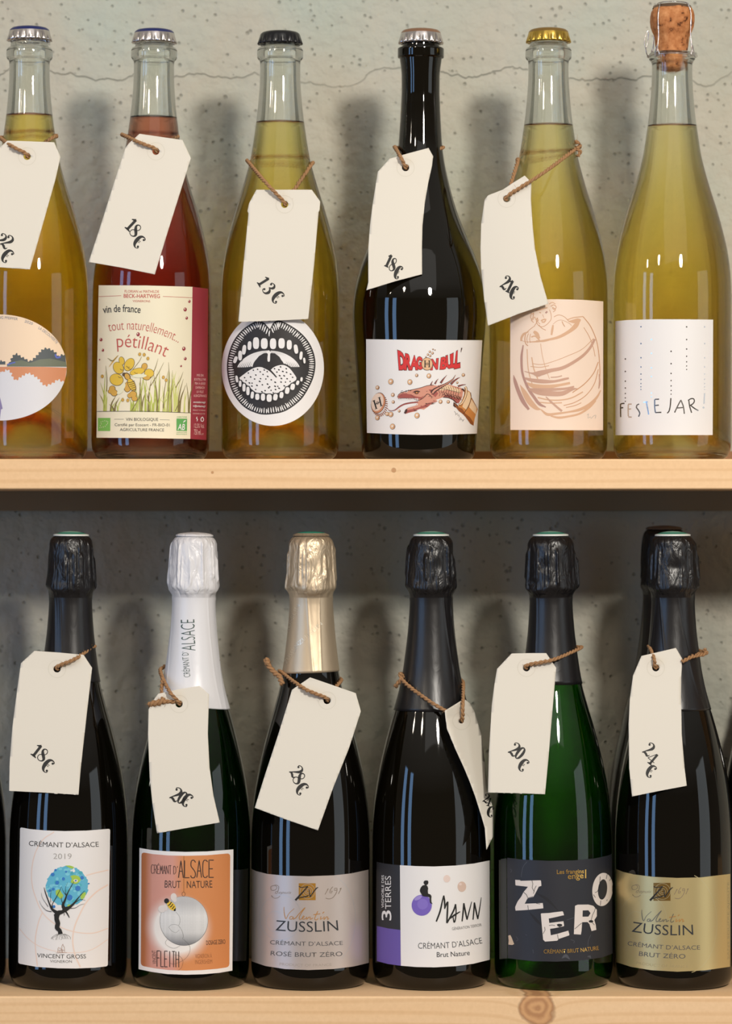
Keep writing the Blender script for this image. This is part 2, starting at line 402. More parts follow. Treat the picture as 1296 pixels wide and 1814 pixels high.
class Art:
    """flat printing laid onto a curved canvas; every part name becomes one mesh"""
    def __init__(self, canvas): self.cv = canvas; self.parts = {}
    def _slot(self, part, m):
        p = self.parts.setdefault(part, dict(v=[], f=[], i=[], m=[], u=[]))
        if m not in p['m']: p['m'].append(m)
        return p, p['m'].index(m)
    def emit(self, part, v2, faces, m, layer, slice_it=True):
        bm = bmesh.new()
        bv = [bm.verts.new((a, b, 0)) for a, b in v2]
        for f in faces:
            if len(set(f)) < 3: continue
            try: bm.faces.new([bv[i] for i in f])
            except ValueError: pass
        if slice_it and v2:
            st = self.cv.slices
            lo, hi = min(a for a, b in v2), max(a for a, b in v2)
            for k in range(math.ceil(lo / st), math.floor(hi / st) + 1):
                bmesh.ops.bisect_plane(bm, geom=bm.verts[:] + bm.edges[:] + bm.faces[:], dist=1e-5, plane_co=(k * st, 0, 0), plane_no=(1, 0, 0))
            if isinstance(self.cv, TagCanvas):
                lo, hi = min(b for a, b in v2), max(b for a, b in v2)
                for k in range(math.ceil(lo / 12), math.floor(hi / 12) + 1):
                    bmesh.ops.bisect_plane(bm, geom=bm.verts[:] + bm.edges[:] + bm.faces[:], dist=1e-5, plane_co=(0, k * 12, 0), plane_no=(0, 1, 0))
        p, mi = self._slot(part, m)
        bm.verts.index_update(); base = len(p['v'])
        off = 0.16 * layer
        if v2: p['u'].append((base, min(a for a, b in v2), max(a for a, b in v2), min(b for a, b in v2), max(b for a, b in v2)))
        for v in bm.verts: p['v'].append(self.cv.to3d(v.co.x, v.co.y, off))
        for f in bm.faces:
            ids = [v.index for v in f.verts]
            if f.calc_area() < 1e-9: continue
            ar = sum(f.verts[i - 1].co.x * f.verts[i].co.y - f.verts[i].co.x * f.verts[i - 1].co.y for i in range(len(ids)))
            if ar < 0: ids.reverse()
            p['f'].append([base + i for i in ids]); p['i'].append(mi)
        bm.free()
    def poly(self, pts, m, layer=0, part='label', holes=(), smooth=False):
        loops = []
        for lp in (pts, *holes):
            if smooth: lp = catmull(list(lp) + [lp[0]], 2.5)[:-1]
            d = []
            for a, b in zip(lp, list(lp[1:]) + [lp[0]]):
                n = max(1, int(math.dist(a, b) / 4.0))
                d += [(a[0] + (b[0] - a[0]) * i / n, a[1] + (b[1] - a[1]) * i / n) for i in range(n)]
            loops.append([Vector((*self.cv.to2d(*q), 0)) for q in d])
        tris = tessellate_polygon(loops)
        self.emit(part, [(v.x, v.y) for lp in loops for v in lp], tris, m, layer)
    def stroke(self, pts, w, m, layer=1, part='illustration', smooth=True, step=2.0):
        """pts: (x, y) or (x, y, width)"""
        pts = [(*p, w) if len(p) == 2 else p for p in pts]
        q = catmull(pts, step) if (smooth and len(pts) > 2) else [r for a, b in zip(pts, pts[1:]) for r in catmull([a, b], step)[:-1]] + [pts[-1]]
        v2, fs = [], []
        n = len(q)
        for i in range(n):
            a, b = q[max(i - 1, 0)], q[min(i + 1, n - 1)]
            dx, dy = b[0] - a[0], b[1] - a[1]; L = math.hypot(dx, dy) or 1.0
            nx, ny = -dy / L, dx / L; h = max(q[i][2], 0.02) / 2
            v2.append(self.cv.to2d(q[i][0] + nx * h, q[i][1] + ny * h)); v2.append(self.cv.to2d(q[i][0] - nx * h, q[i][1] - ny * h))
            if i: fs.append((2 * i - 2, 2 * i - 1, 2 * i + 1, 2 * i))
        self.emit(part, v2, fs, m, layer, slice_it=w > 6)
    def ell(self, x, y, rx, ry, m, layer=1, part='illustration', rot=0.0, n=20, power=2.0):
        pts = []
        c, s = math.cos(rot), math.sin(rot)
        for i in range(n):
            a = 2 * PI * i / n
            u = math.copysign(abs(math.cos(a)) ** (2 / power), math.cos(a)) * rx; v = math.copysign(abs(math.sin(a)) ** (2 / power), math.sin(a)) * ry
            pts.append((x + u * c - v * s, y + u * s + v * c))
        self.emit(part, [self.cv.to2d(*p) for p in pts], [tuple(range(n))], m, layer, slice_it=max(rx, ry) > 3)
    def ring(self, x, y, rx, ry, w, m, layer=1, part='illustration', a0=0, a1=360, rot=0.0):
        n = max(12, int((rx + ry) * abs(a1 - a0) / 360 / 1.2)); c, s = math.cos(rot), math.sin(rot); pts = []
        for i in range(n + 1):
            a = math.radians(a0 + (a1 - a0) * i / n); u, v = rx * math.cos(a), ry * math.sin(a)
            pts.append((x + u * c - v * s, y + u * s + v * c))
        self.stroke(pts, w, m, layer, part, smooth=False)
    def text(self, body, p0, p1, h, m, layer=2, part='lettering', bow=0.0, offset=0.0, shear=0.0):
        vs, fs = glyphs(body, offset, shear)
        x0, x1 = min(v[0] for v in vs), max(v[0] for v in vs); W_ = x1 - x0
        dx, dy = p1[0] - p0[0], p1[1] - p0[1]; L = math.hypot(dx, dy); nx, ny = dy / L, -dx / L
        v2 = []
        for vx, vy in vs:
            t = (vx - x0) / W_; up = vy / CAP_H * h
            b_ = bow * 4 * t * (1 - t); sl = bow * 4 * (1 - 2 * t) / L
            bx, by = p0[0] + dx * t + nx * b_, p0[1] + dy * t + ny * b_
            # letters lean with the bowed baseline
            tx, ty = dx / L + nx * sl, dy / L + ny * sl; q = math.hypot(tx, ty); ux, uy = ty / q, -tx / q
            v2.append(self.cv.to2d(bx + ux * up, by + uy * up))
        self.emit(part, v2, fs, m, layer)
    def glyph_quad(self, ch, quad, m, layer=2, part='lettering', offset=0.0):
        """one letter stretched into a quad: bottom-left, bottom-right, top-right, top-left"""
        vs, fs = glyphs(ch, offset)
        x0, x1 = min(v[0] for v in vs), max(v[0] for v in vs); y0, y1 = min(v[1] for v in vs), max(v[1] for v in vs)
        a, b, c, d = quad; v2 = []
        for vx, vy in vs:
            s, t = (vx - x0) / (x1 - x0), (vy - y0) / (y1 - y0)
            v2.append(self.cv.to2d(*[(1 - s) * (1 - t) * a[k] + s * (1 - t) * b[k] + s * t * c[k] + (1 - s) * t * d[k] for k in (0, 1)]))
        self.emit(part, v2, fs, m, layer)
    def blocks(self, p):
        """lettering that stands far apart on the label becomes separate blocks"""
        u = p['u']; n = len(u); g = list(range(n))
        def root(i):
            while g[i] != i: i = g[i]
            return i
        ch = True
        while ch:       # merge neighbours until nothing near remains
            ch = False
            box = {}
            for i in range(n):
                r = root(i); b = box.get(r)
                box[r] = u[i][1:] if b is None else (min(b[0], u[i][1]), max(b[1], u[i][2]), min(b[2], u[i][3]), max(b[3], u[i][4]))
            ks = list(box)
            for x in range(len(ks)):
                for y in range(x):
                    a, b = box[ks[x]], box[ks[y]]
                    gap = max(a[0] - b[1], b[0] - a[1], a[2] - b[3], b[2] - a[3], 0)
                    if gap < 4.0: g[root(ks[x])] = root(ks[y]); ch = True; break
                if ch: break
        out = {}
        starts = [q[0] for q in u] + [len(p['v'])]
        import bisect
        for k_ in range(n): out.setdefault(root(k_), dict(v=[], f=[], i=[], m=p['m'], map={}))
        for f, mi in zip(p['f'], p['i']):
            q = out[root(bisect.bisect_right(starts, f[0]) - 1)]
            for v in f:
                if v not in q['map']: q['map'][v] = len(q['v']); q['v'].append(p['v'][v])
            q['f'].append([q['map'][v] for v in f]); q['i'].append(mi)
        return [q for q in out.values() if q['f']]
    def build(self, root, names=None):
        objs = {}
        order = sorted(self.parts, key=lambda n: n not in ('label', 'card', 'neck_foil'))
        first = None
        for n in order:
            p = self.parts[n]
            for q in (self.blocks(p) if n == 'lettering' else [p]):
                o = meshobj(n, q['v'], q['f'], q['m'], q['i'], parent=root if first is None else first, smooth=True)
                if first is None: first = o
                objs.setdefault(n, o)
        return objs
def Z(ox, oy, k):
    return lambda x, y: (ox + x / k, oy + y / k)
def ZL(z, pts):
    return [(*z(p[0], p[1]), *p[2:]) for p in pts]

PAPER = mat('white label paper', (236, 232, 230), 0.55)
CREAMP = mat('cream label paper', (238, 228, 200), 0.6)
INK = mat('black ink', (26, 24, 22), 0.6)
INKG = mat('dark grey ink', (70, 68, 64), 0.6)
INKL = mat('pale grey ink', (170, 165, 160), 0.6)
TAGP = mat('cream tag card', (223, 216, 203), 0.7, spec=0.25)
TAGR = mat('tag reinforcing ring', (212, 205, 190), 0.75, spec=0.2)
JUTE = mat('jute twine', (165, 126, 90), 0.9, spec=0.1)
BLACKGLASS = mat('near black bottle glass', (9, 7, 4), 0.03, spec=0.5)
BLACKGLASS2 = mat('black olive bottle glass', (12, 9, 4), 0.03, spec=0.5)
FOILB = mat('matt black foil', (26, 24, 25), 0.33, metal=0.0, spec=0.5)
FOILW = mat('white foil', (228, 227, 230), 0.33, spec=0.5)
FOILC = mat('champagne foil', (206, 186, 158), 0.42, metal=0.6)
SILVER = mat('silver metal', (205, 198, 196), 0.22, metal=1.0)
GOLDM = mat('gold metal', (205, 170, 80), 0.25, metal=1.0)
NAVY = mat('navy cap paint', (24, 34, 92), 0.3)
BLACKCAP = mat('black cap paint', (14, 14, 18), 0.25)
BRONZE = mat('bronze cap paint', (150, 112, 86), 0.3, metal=0.5)
GOLDCAP = mat('gold cap top', (150, 118, 62), 0.35, metal=0.7)
DISCG = mat('green disc', (38, 140, 118), 0.4)
DISCW = mat('white disc rim', (228, 232, 226), 0.4)
DISCD = mat('dark disc', (112, 96, 82), 0.4)
CLEAR = glass_material('clear bottle glass', (0.975, 0.985, 0.965))
GREENG = glass_material('green bottle glass', (0.045, 0.21, 0.03))
GREENH = glass_material('leaf green bottle glass', (0.12, 0.46, 0.03))
for fm in (FOILB, FOILW, FOILC):      # fine crumpling of the foil over the wire cage
    nd, lk, b_ = nodes_of(fm)
    tcn = N(nd, 'TexCoord'); mp = N(nd, 'Mapping'); mp.inputs['Scale'].default_value = (1, 1, 0.35); lk.new(tcn.outputs['Object'], mp.inputs['Vector'])
    n_ = N(nd, 'TexNoise'); n_.inputs['Scale'].default_value = 210; n_.inputs['Detail'].default_value = 3; n_.inputs['Distortion'].default_value = 0.8; lk.new(mp.outputs[0], n_.inputs['Vector'])
    s_ = N(nd, 'SeparateXYZ'); lk.new(tcn.outputs['Object'], s_.inputs[0])
    up_ = mth(nd, lk, 'MULTIPLY', mth(nd, lk, 'SUBTRACT', s_.outputs['Z'], 684 * U), 1 / (8 * U), clamp=True)
    hh = mth(nd, lk, 'MULTIPLY', n_.outputs[0], mth(nd, lk, 'MULTIPLY_ADD', up_, 0.92, 0.08))
    bp_ = N(nd, 'Bump'); bp_.inputs['Strength'].default_value = 1.0; bp_.inputs['Distance'].default_value = 0.0016
    lk.new(hh, bp_.inputs['Height']); lk.new(bp_.outputs[0], b_.inputs['Normal'])
def cork_material():
    m = mat('cork', (190, 130, 85), 0.8, spec=0.2); nd, lk, b = nodes_of(m)
    tcn = N(nd, 'TexCoord'); n = N(nd, 'TexNoise'); n.inputs['Scale'].default_value = 260; n.inputs['Detail'].default_value = 6
    lk.new(tcn.outputs['Object'], n.inputs['Vector'])
    r = ramp(nd, [(0.30, lin((80, 45, 25))), (0.42, lin((176, 112, 68))), (0.6, lin((196, 134, 86))), (0.8, lin((212, 152, 104)))])
    lk.new(n.outputs[0], r.inputs[0]); lk.new(r.outputs[0], b.inputs['Base Color'])
    return m
CORK = cork_material()

# ------------------------------------------------------------------ the setting
def box(name, lo, hi, m, bevel=0.0, parent=None):
    bm = bmesh.new(); bmesh.ops.create_cube(bm, size=1)
    for v in bm.verts: v.co = Vector([lo[i] if v.co[i] < 0 else hi[i] for i in range(3)])
    if bevel: bmesh.ops.bevel(bm, geom=bm.edges[:], offset=bevel, segments=3, affect='EDGES', profile=0.5)
    return bmobj(name, bm, [m], parent)
wx = 1.7
wall = box('wall_back', (-wx, WALL_Y * U, 0.0), (wx, WALL_Y * U + 0.12, 2.6), wall_material()); tag(wall, kind='structure')
UP_Z = ZC + 91.5 * U; LOW_Z = ZC - 835.4 * U; THICK = 52.0 * U
def knot(px, py, r):
    k_ = (DIST + FRONT_Y) / DIST
    return ((px - CX0) * k_ * U, ZC + (CY0 - py) * k_ * U, r * U)
def shelf(name, ztop, m, label):
    o = box(name, (-1.25, FRONT_Y * U, ztop - THICK), (1.25, WALL_Y * U - 0.0005, ztop), m, 0.0011)
    o.data.transform(__import__('mathutils').Matrix.Translation((0, 0, -ztop))); o.location.z = ztop
    tag(o, label, 'shelf', 'pine shelf boards')
    return o
up = shelf('shelf_board', UP_Z, pine_material('pine upper board', [knot(697, 833, 4.5), knot(376, 837, 2.5)], 3.1), 'upper pine shelf board with small dark knot, carrying the crown-capped bottles')
low = shelf('shelf_board', LOW_Z, pine_material('pine lower board', [knot(952, 1787, 32)], 9.7), 'lower pine shelf board with large round knot, carrying the foil-capped bottles')
RAIL = mat('dark stained batten', (140, 126, 104), 0.8, spec=0.2)
for sh in (up, low):
    b_ = box('wall_batten', (-1.25, WALL_Y * U - 0.014, -0.0358), (1.25, WALL_Y * U - 0.0006, -THICK + 0.0005), RAIL, 0.0008, sh)
    b_['label'] = 'dark batten under the back of the board'
s_ = box('back_strip', (-1.25, WALL_Y * U - 0.010, -0.0005), (1.25, WALL_Y * U - 0.0006, 0.0088), mat('brown back strip', (150, 108, 70), 0.6), 0.0008, up)
s_['label'] = 'low brown strip along the back of the board'

# ------------------------------------------------------------------ bottle builders
# (frame row, radius) of the tall clear cider-shouldered bottles, upright, base at row 815.5
UPPER = [(76, 33), (84, 34), (85.5, 38.5), (89, 40.5), (97, 41), (103, 40.5), (106, 38.5), (108, 36.5), (114, 35.6), (135, 35.8), (160, 37), (185, 39), (205, 41), (225, 43.6), (250, 47.2),
         (278, 52), (310, 60), (340, 69), (370, 78.5), (400, 87), (430, 94.5), (460, 100), (490, 103.4), (520, 104.8), (545, 105), (780, 104.6), (794, 103.3), (803, 100.5), (809, 97), (813, 92), (815.5, 86)]
DARKU = [(72, 32.5), (84, 33), (85, 39), (87, 41), (101, 41), (103, 40), (104, 37.5), (110, 36.6), (120, 35.2), (135, 34), (160, 33.8), (185, 34.6), (205, 35.4), (230, 36.8), (253, 38.4), (275, 41), (298, 45),
         (320, 50), (345, 56.5), (370, 64), (400, 75.5), (425, 86), (450, 96.5), (475, 105.5), (500, 112), (520, 115.8), (540, 117.8), (560, 118.2), (585, 117), (620, 114.3), (700, 108.3), (770, 103), (790, 101.5), (802, 99.8), (809, 97), (813, 93), (815.5, 87)]
LOWER = [(958, 30), (1060, 36.4), (1080, 37.2), (1100, 38.6), (1120, 40.3), (1140, 42.6), (1165, 45.8), (1190, 49.4), (1220, 55.5), (1250, 63.6), (1280, 72.4), (1310, 80.4), (1340, 87.6), (1370, 93.8), (1400, 98.6), (1430, 102),
         (1460, 104), (1490, 104.9), (1520, 105), (1705, 105), (1718, 104.2), (1728, 102), (1735, 98.7), (1739.5, 95), (1742, 90)]

def outer_profile(b, top_cut=None):
    return [(h, r) for h, r in b.prof]
def punt(depth, r0):
    return [(depth, 0.5), (depth * 0.97, r0 * 0.2), (depth * 0.88, r0 * 0.42), (depth * 0.62, r0 * 0.68), (depth * 0.28, r0 * 0.88), (1.5, r0 * 0.97)]
def fine(b, step=3.0):
    hs = set(h for h, r in b.prof); h = b.prof[0][0]; top = b.prof[-1][0]
    while h < top: hs.add(round(h, 3)); h += step
    hs = sorted(hs); out = [hs[0]]
    for h in hs[1:]:
        if h - out[-1] > 0.35: out.append(h)
    return [(h, b.R(h)) for h in out]
def clear_bottle(b, wine_T, level_py, glassmat, wname, inner_neck=7.5, punt_h=78, wall=5.0):
    """hollow glass with wine inside: outer skin, inner neck above the wine, wine body with its own skin"""
    root = b.root
    hl = (b.bpy - level_py)
    po = fine(b)
    htop = po[-1][0]
    def rin(h):
        w = interp([(0, 9), (20, wall), (250, wall), (420, wall), (560, inner_neck), (900, inner_neck)], h)
        return max(min(b.R(h), b.R(h + 3) + 1, 200) - w, 6)
    skin = list(punt(punt_h, 88)) + po
    neck = [(htop, rin(htop)), ]
    h = htop - 2
    # below the collar the bore stays smooth
    bore = []
    while h > hl + 6:
        r = min(rin(h), b.R(h) - inner_neck)
        if h > htop - 36: r = min(r, b.R(htop - 36) - inner_neck)
        bore.append((h, r)); h -= 5
    rl = rin(hl); bore.append((hl + 3.4, rin(hl + 3.4)))
    bore = [(htop, bore[0][1])] + bore
    vs, fs = lathe(skin + bore, 112)
    meshobj('glass_body', vs, fs, [glassmat], parent=root)
    # wine: bottom over the punt, sides, slightly raised rim, flat top
    wb = [(d + 9, r * 0.985) for d, r in punt(punt_h, 84)][:-1] + [(13, 86), (14.5, 91.5), (18, rin(18) - 1)]
    side = []
    h = 24
    while h < hl - 2: side.append((h, rin(h))); h += 5
    side += [(hl - 1.5, rin(hl - 1.5)), (hl, rl), (hl + 3.4, rin(hl + 3.4))]
    topc = [(hl, rl), (hl + 2.2, rl - 0.7), (hl + 1.0, rl - 1.8), (hl + 0.2, rl - 3.4), (hl - 0.2, rl - 5.5), (hl - 0.28, rl * 0.5), (hl - 0.28, 0.4)]
    vs, fs = lathe(wb + side + topc[1:], 112)
    meshobj('wine', vs, fs, [wine_material(wname, wine_T, (hl - 0.28) * U)], parent=root)
def dark_bottle(b, m, hmin_top=None, name='glass_body'):
    po = fine(b)
    vs, fs = lathe(punt(70, 88) + po, 112, close_top=True)
    return meshobj(name, vs, fs, [m], parent=b.root)
def crown_cap(b, py_top, py_bot, mt, ms, flutes=21):
    ht, hb = b.bpy - py_top, b.bpy - py_bot
    H = ht - hb
    segs = flutes * 8
    def rf(z, a):
        t = max(0.0, min(1.0, (ht - z) / H)); 
        if t < 0.30: return 0.0
        q = (t - 0.30) / 0.70
        return 1.9 * q * (0.35 + 0.65 * q) * math.cos(a * flutes)
    prof = [(hb - 0.2, 34.5), (hb, 38.6), (hb + H * 0.12, 38.4), (hb + H * 0.3, 37.5), (hb + H * 0.5, 36.5), (hb + H * 0.7, 35.6), (hb + H * 0.82, 34.2), (hb + H * 0.92, 31), (hb + H * 0.98, 25), (ht, 14), (ht, 0.5)]
    vs, fs = lathe(prof, segs, rfun=rf)
    idx = [1 if f[0] // segs < 5 else 0 for f in fs]
    return meshobj('crown_cap', vs, fs, [mt, ms], idx, b.root)
def foil(b, py_bot, m, seed, width=1.0, slant=0.0, top=947.0, disc='ring', bulge=0.0):
    rnd = random.Random(seed)
    segs = 240
    ridges = [(rnd.uniform(0, 2 * PI), rnd.uniform(0.03, 0.085), rnd.uniform(1.5, 3.6), rnd.uniform(955, 985), rnd.uniform(1022, 1050)) for _ in range(20)]
    dents = [(rnd.uniform(0, 2 * PI), rnd.uniform(965, 1040), rnd.uniform(0.08, 0.35), rnd.uniform(5, 20), rnd.uniform(-2.4, 1.5)) for _ in range(34)]
    folds = [(rnd.uniform(0, 2 * PI), rnd.uniform(-0.004, 0.004), rnd.uniform(0.03, 0.06), rnd.uniform(0.4, 1.0)) for _ in range(7)]
    wave = [(rnd.randint(2, 5), rnd.uniform(0, 6)) for _ in range(3)]
    rows = [(top + 1.5, 27), (top + 3.5, 31), (top + 6, 34.2), (top + 10, 37), (top + 16, 38.8)]
    for py in range(968, 1040, 3): rows.append((py, interp([(963, 38.6), (985, 40), (1010, 41.2), (1028, 42.6), (1037, 43.6), (1043, 43.4)], py)))
    rows += [(1040, 43.6), (1042.5, 43.4), (1045, 42.2), (1047.5, 40.6), (1050, 39.4), (1054, 38.7), (1060, 38.4)]
    py = 1066
    while py < py_bot - 1: rows.append((py, b.R(b.bpy - py) + 1.3)); py += 6
    rows.append((py_bot, b.R(b.bpy - py_bot) + 1.3)); rows.append((py_bot + 0.3, b.R(b.bpy - py_bot) + 0.1))
    vs, fs = [], []
    for i, (py, r) in enumerate(rows):
        for j in range(segs):
            a = 2 * PI * j / segs; rr = r
            if py < 1054:
                env = min(1, max(0, (py - top - 2) / 14)) * min(1, max(0, (1056 - py) / 8))
                for a0, w, amp, y0, y1 in ridges:
                    d = (a - a0 + PI) % (2 * PI) - PI
                    f = min(1, max(0, (py - y0) / 8)) * min(1, max(0, (y1 - py) / 6))
                    rr += env * amp * f * math.exp(-(d / w) ** 2)
                for a0, yy, w, hh, amp in dents:
                    d = (a - a0 + PI) % (2 * PI) - PI
                    rr += env * amp * math.exp(-(d / w) ** 2 - ((py - yy) / hh) ** 2)
                rr *= 1 + (width - 1) * env
            else:
                for a0, sl, w, amp in folds:
                    d = (a - a0 - sl * (py - 1060) + PI) % (2 * PI) - PI
                    rr += amp * math.exp(-(d / w) ** 2) * min(1, (py - 1052) / 8)
            zz = py
            if 1034 < py < 1052:
                for k_, ph in wave: zz += 1.5 * math.sin(k_ * a + ph) * min(1, (py - 1034) / 6)
            if py > py_bot - 30 and slant: zz += slant * math.sin(a) * (py - py_bot + 30) / 30
            if py > 1060 and zz != py: rr += b.R(b.bpy - zz) - b.R(b.bpy - py)
            vs.append((rr * math.sin(a) * U, -rr * math.cos(a) * U, (b.bpy - zz) * U))
    n = len(rows)
    for i in range(n - 1):
        for j in range(segs):
            k2 = (j + 1) % segs
            fs.append((i * segs + j, (i + 1) * segs + j, (i + 1) * segs + k2, i * segs + k2))
    fo = meshobj('neck_foil', vs, fs, [m], parent=b.root)
    ht = b.bpy - top
    if disc == 'ring':
        prof = [(ht - 2.4, 31.5), (ht - 0.6, 31.8), (ht + 0.6, 30.6), (ht + 0.9, 28.2), (ht + 1.2, 27.5), (ht + 3.2, 22.5), (ht + 3.9, 20.5), (ht + 5.6, 10), (ht + 6.2, 0.5)]
        vs, fs = lathe(prof, 72); idx = [0 if f[0] // 72 < 4 else (1 if f[0] // 72 < 6 else 2) for f in fs]
        meshobj('top_disc', vs, fs, [DISCW, DISCG, mat('pale green disc', (150, 200, 184), 0.4)], idx, fo)
    elif disc == 'green':
        prof = [(ht - 2, 33), (ht + 0.6, 31), (ht + 2.6, 25), (ht + 3.2, 24.5), (ht + 4.4, 20), (ht + 5.6, 10), (ht + 6.0, 0.5)]
        vs, fs = lathe(prof, 72); idx = [0 if f[0] // 72 < 2 else 1 for f in fs]
        meshobj('top_disc', vs, fs, [m, DISCG], idx, fo)
    else:
        prof = [(ht - 3, 33.5), (ht - 0.5, 33), (ht + 1.5, 29), (ht + 3.2, 20), (ht + 4.2, 8), (ht + 4.4, 0.5)]
        vs, fs = lathe(prof, 72)
        meshobj('top_disc', vs, fs, [DISCD if disc == 'dark' else m], parent=fo)
    return fo

def bottle(cx, base_py, prof, tilt, y0, label, group):
    b = Bottle(cx, base_py, prof, tilt, y0)
    r = empty('wine_bottle', P(cx, y0, b.zb)); r.rotation_euler = (0, b.tilt, 0)
    tag(r, label, 'bottle', group); b.root = r
    return b
GU, GL = 'sparkling wine bottles on the upper board', 'foil-capped bottles on the lower board'
AMBER = (0.98, 0.50, 0.008)
YELLOW = (0.97, 0.64, 0.035)
PALE = (0.95, 0.66, 0.08)
ROSE = (0.38, 0.018, 0.004)

# ------------------------------------------------------------------ upper row
u1 = bottle(51, 815.5, UPPER, 0.1, 0, 'clear bottle of amber wine with oval landscape label, at the left edge', GU)
clear_bottle(u1, AMBER, 207, CLEAR, 'amber wine', punt_h=92); crown_cap(u1, 48, 73, NAVY, SILVER)
u2 = bottle(266, 815.5, UPPER, 0.55, 0, 'clear bottle of pink-red wine with cream and red flower label and navy crown cap', GU)
clear_bottle(u2, ROSE, 211, CLEAR, 'rose wine'); crown_cap(u2, 52, 77, NAVY, SILVER)
u3 = bottle(496, 815.5, UPPER, 0.0, 0, 'clear bottle of yellow wine with round open mouth label and black crown cap', GU)
clear_bottle(u3, YELLOW, 220, CLEAR, 'yellow wine'); crown_cap(u3, 56, 79, BLACKCAP, BLACKCAP)
u4 = bottle(741, 815.5, DARKU, 0.32, 0, 'black bottle with white dragon label and bronze crown cap', GU)
dark_bottle(u4, BLACKGLASS2); crown_cap(u4, 52, 78, BRONZE, SILVER)
u5 = bottle(971, 815.5, UPPER, 0.0, 0, 'clear bottle of yellow-green wine with barrel drawing label and gold crown cap', GU)
clear_bottle(u5, PALE, 225, CLEAR, 'green yellow wine'); crown_cap(u5, 51, 76, GOLDCAP, GOLDM)
u6 = bottle(1190, 815.5, [(py, r) for py, r in UPPER if py > 84] and [(93, 36), (95, 40), (100, 41), (106, 40.5), (108, 38), (112, 36.8)] + [(py, r) for py, r in UPPER if py > 112], 0.0, 0,
            'clear bottle of pale yellow wine with wired cork and plain white label', GU)
clear_bottle(u6, PALE, 226, CLEAR, 'pale yellow wine')

# mushroom cork with wire cage
hc = u6.bpy
prof = [(hc - 128, 3), (hc - 126, 14), (hc - 121, 26), (hc - 117, 27), (hc - 96, 27), (hc - 80, 28.5), (hc - 66, 29.5), (hc - 62, 31), (hc - 56, 34), (hc - 48, 37), (hc - 38, 38.6), (hc - 28, 38.8), (hc - 20, 37.4), (hc - 15, 34.5), (hc - 12, 30), (hc - 11, 0.5)]
rnd = random.Random(5); ph = [(rnd.randint(2, 9), rnd.uniform(0, 6), rnd.uniform(0.2, 0.5)) for _ in range(6)]
vs, fs = lathe(prof, 72, rfun=lambda z, a: (sum(am * math.sin(k_ * a + p_ + z * 0.05) for k_, p_, am in ph) if z > hc - 100 else 2.5 * math.sin(3 * a + 1) * (1 if z < hc - 118 else 0)))
ck = meshobj('cork', vs, fs, [CORK], parent=u6.root)
# the bottle neck around the lower cork is glass rings
prof = [(hc - 15.5, 35), (hc - 11, 33.5), (hc - 9, 28), (hc - 8, 14), (hc - 7.8, 0.5)]
vs, fs = lathe(prof, 64); meshobj('top_plate', vs, fs, [mat('dull brown metal plate', (120, 96, 78), 0.35, metal=0.7)], parent=ck)
vs, fs = [], []
def addm(v, f):
    o = len(vs); vs.extend(v); fs.extend(tuple(q + o for q in ff) for ff in f)
for k_ in range(4):
    a = PI / 4 + k_ * PI / 2 + 0.06
    def pt(r, h, da=0): return (r * math.sin(a + da), -r * math.cos(a + da), h)
    pth = [pt(26, hc - 6.4), pt(33, hc - 8.5), pt(37.6, hc - 16), pt(41, hc - 30), pt(41, hc - 45), pt(40, hc - 62), pt(41.5, hc - 78), pt(44.5, hc - 97)]
    addm(*twine(pth, 0.75, 0.8, 5.5, 0, k_))
    lo_ = [pt(44.5, hc - 84, 0), pt(45, hc - 94, -0.07), pt(44.5, hc - 102, -0.1), pt(44.5, hc - 103, 0), pt(44.5, hc - 102, 0.1), pt(45, hc - 94, 0.07), pt(44.5, hc - 84, 0)]
    addm(*tube(catmull(lo_, 1.5, 3), 0.85, 5))
ringp = lambda R_, h: [(R_ * math.sin(i * PI / 40), -R_ * math.cos(i * PI / 40), h) for i in range(81)]
addm(*tube(ringp(44.2, hc - 100), 0.95, 5)); addm(*tube(ringp(26, hc - 6.4), 0.95, 5))
meshobj('wire_cage', [Vector(v) * U for v in vs], fs, [SILVER], parent=ck)
vs, fs = [], []
addm(*twine([(-43, -12, hc - 103), (-46.5, -14, hc - 96), (-48, -15, hc - 88)], 0.8, 0.8, 5, 0, 1))
addm(*tube(catmull([(-48, -15, hc - 88), (-50, -15.5, hc - 80), (-49, -16, hc - 68), (-45, -16, hc - 57), (-43, -16, hc - 60), (-44, -15, hc - 74), (-46.5, -15, hc - 84), (-48, -15, hc - 88)], 1.5, 3), 0.9, 5))
meshobj('wire_loop', [Vector(v) * U for v in vs], fs, [SILVER], parent=ck)

# ------------------------------------------------------------------ lower row
l1 = bottle(120, 1742, LOWER, 0.42, 0, 'black bottle with blue-crowned tree label, second bottle from the left on the lower board', GL)
dark_bottle(l1, BLACKGLASS); foil(l1, 1207, FOILB, 11)
l2 = bottle(336, 1742, LOWER, 0.6, 0, 'dark green bottle with white neck foil and orange label of bee and white ball', GL)
clear_bottle(l2, (0.85, 0.80, 0.45), 1090, GREENG, 'wine in green bottle', punt_h=70); f2 = foil(l2, 1248, FOILW, 5, width=1.03, slant=7, disc='plain')
l3 = bottle(549.5, 1742, LOWER, 0.1, 0, 'black bottle with champagne-coloured neck foil and silvery pink label', GL)
dark_bottle(l3, BLACKGLASS); f3 = foil(l3, 1190, FOILC, 23, width=1.02, slant=-2, disc='green')
l4 = bottle(764, 1742, LOWER, -0.05, 0, 'black bottle with white, black and purple label of a figure on a ball', GL)
dark_bottle(l4, BLACKGLASS2); foil(l4, 1257, FOILB, 31)
l5 = bottle(980, 1742, LOWER, -0.38, 0, 'dark green bottle with black foil and black label of tumbling white letters', GL)
clear_bottle(l5, (0.85, 0.80, 0.45), 1090, GREENH, 'wine in green bottle too', punt_h=70); foil(l5, 1211, FOILB, 47, width=1.05)
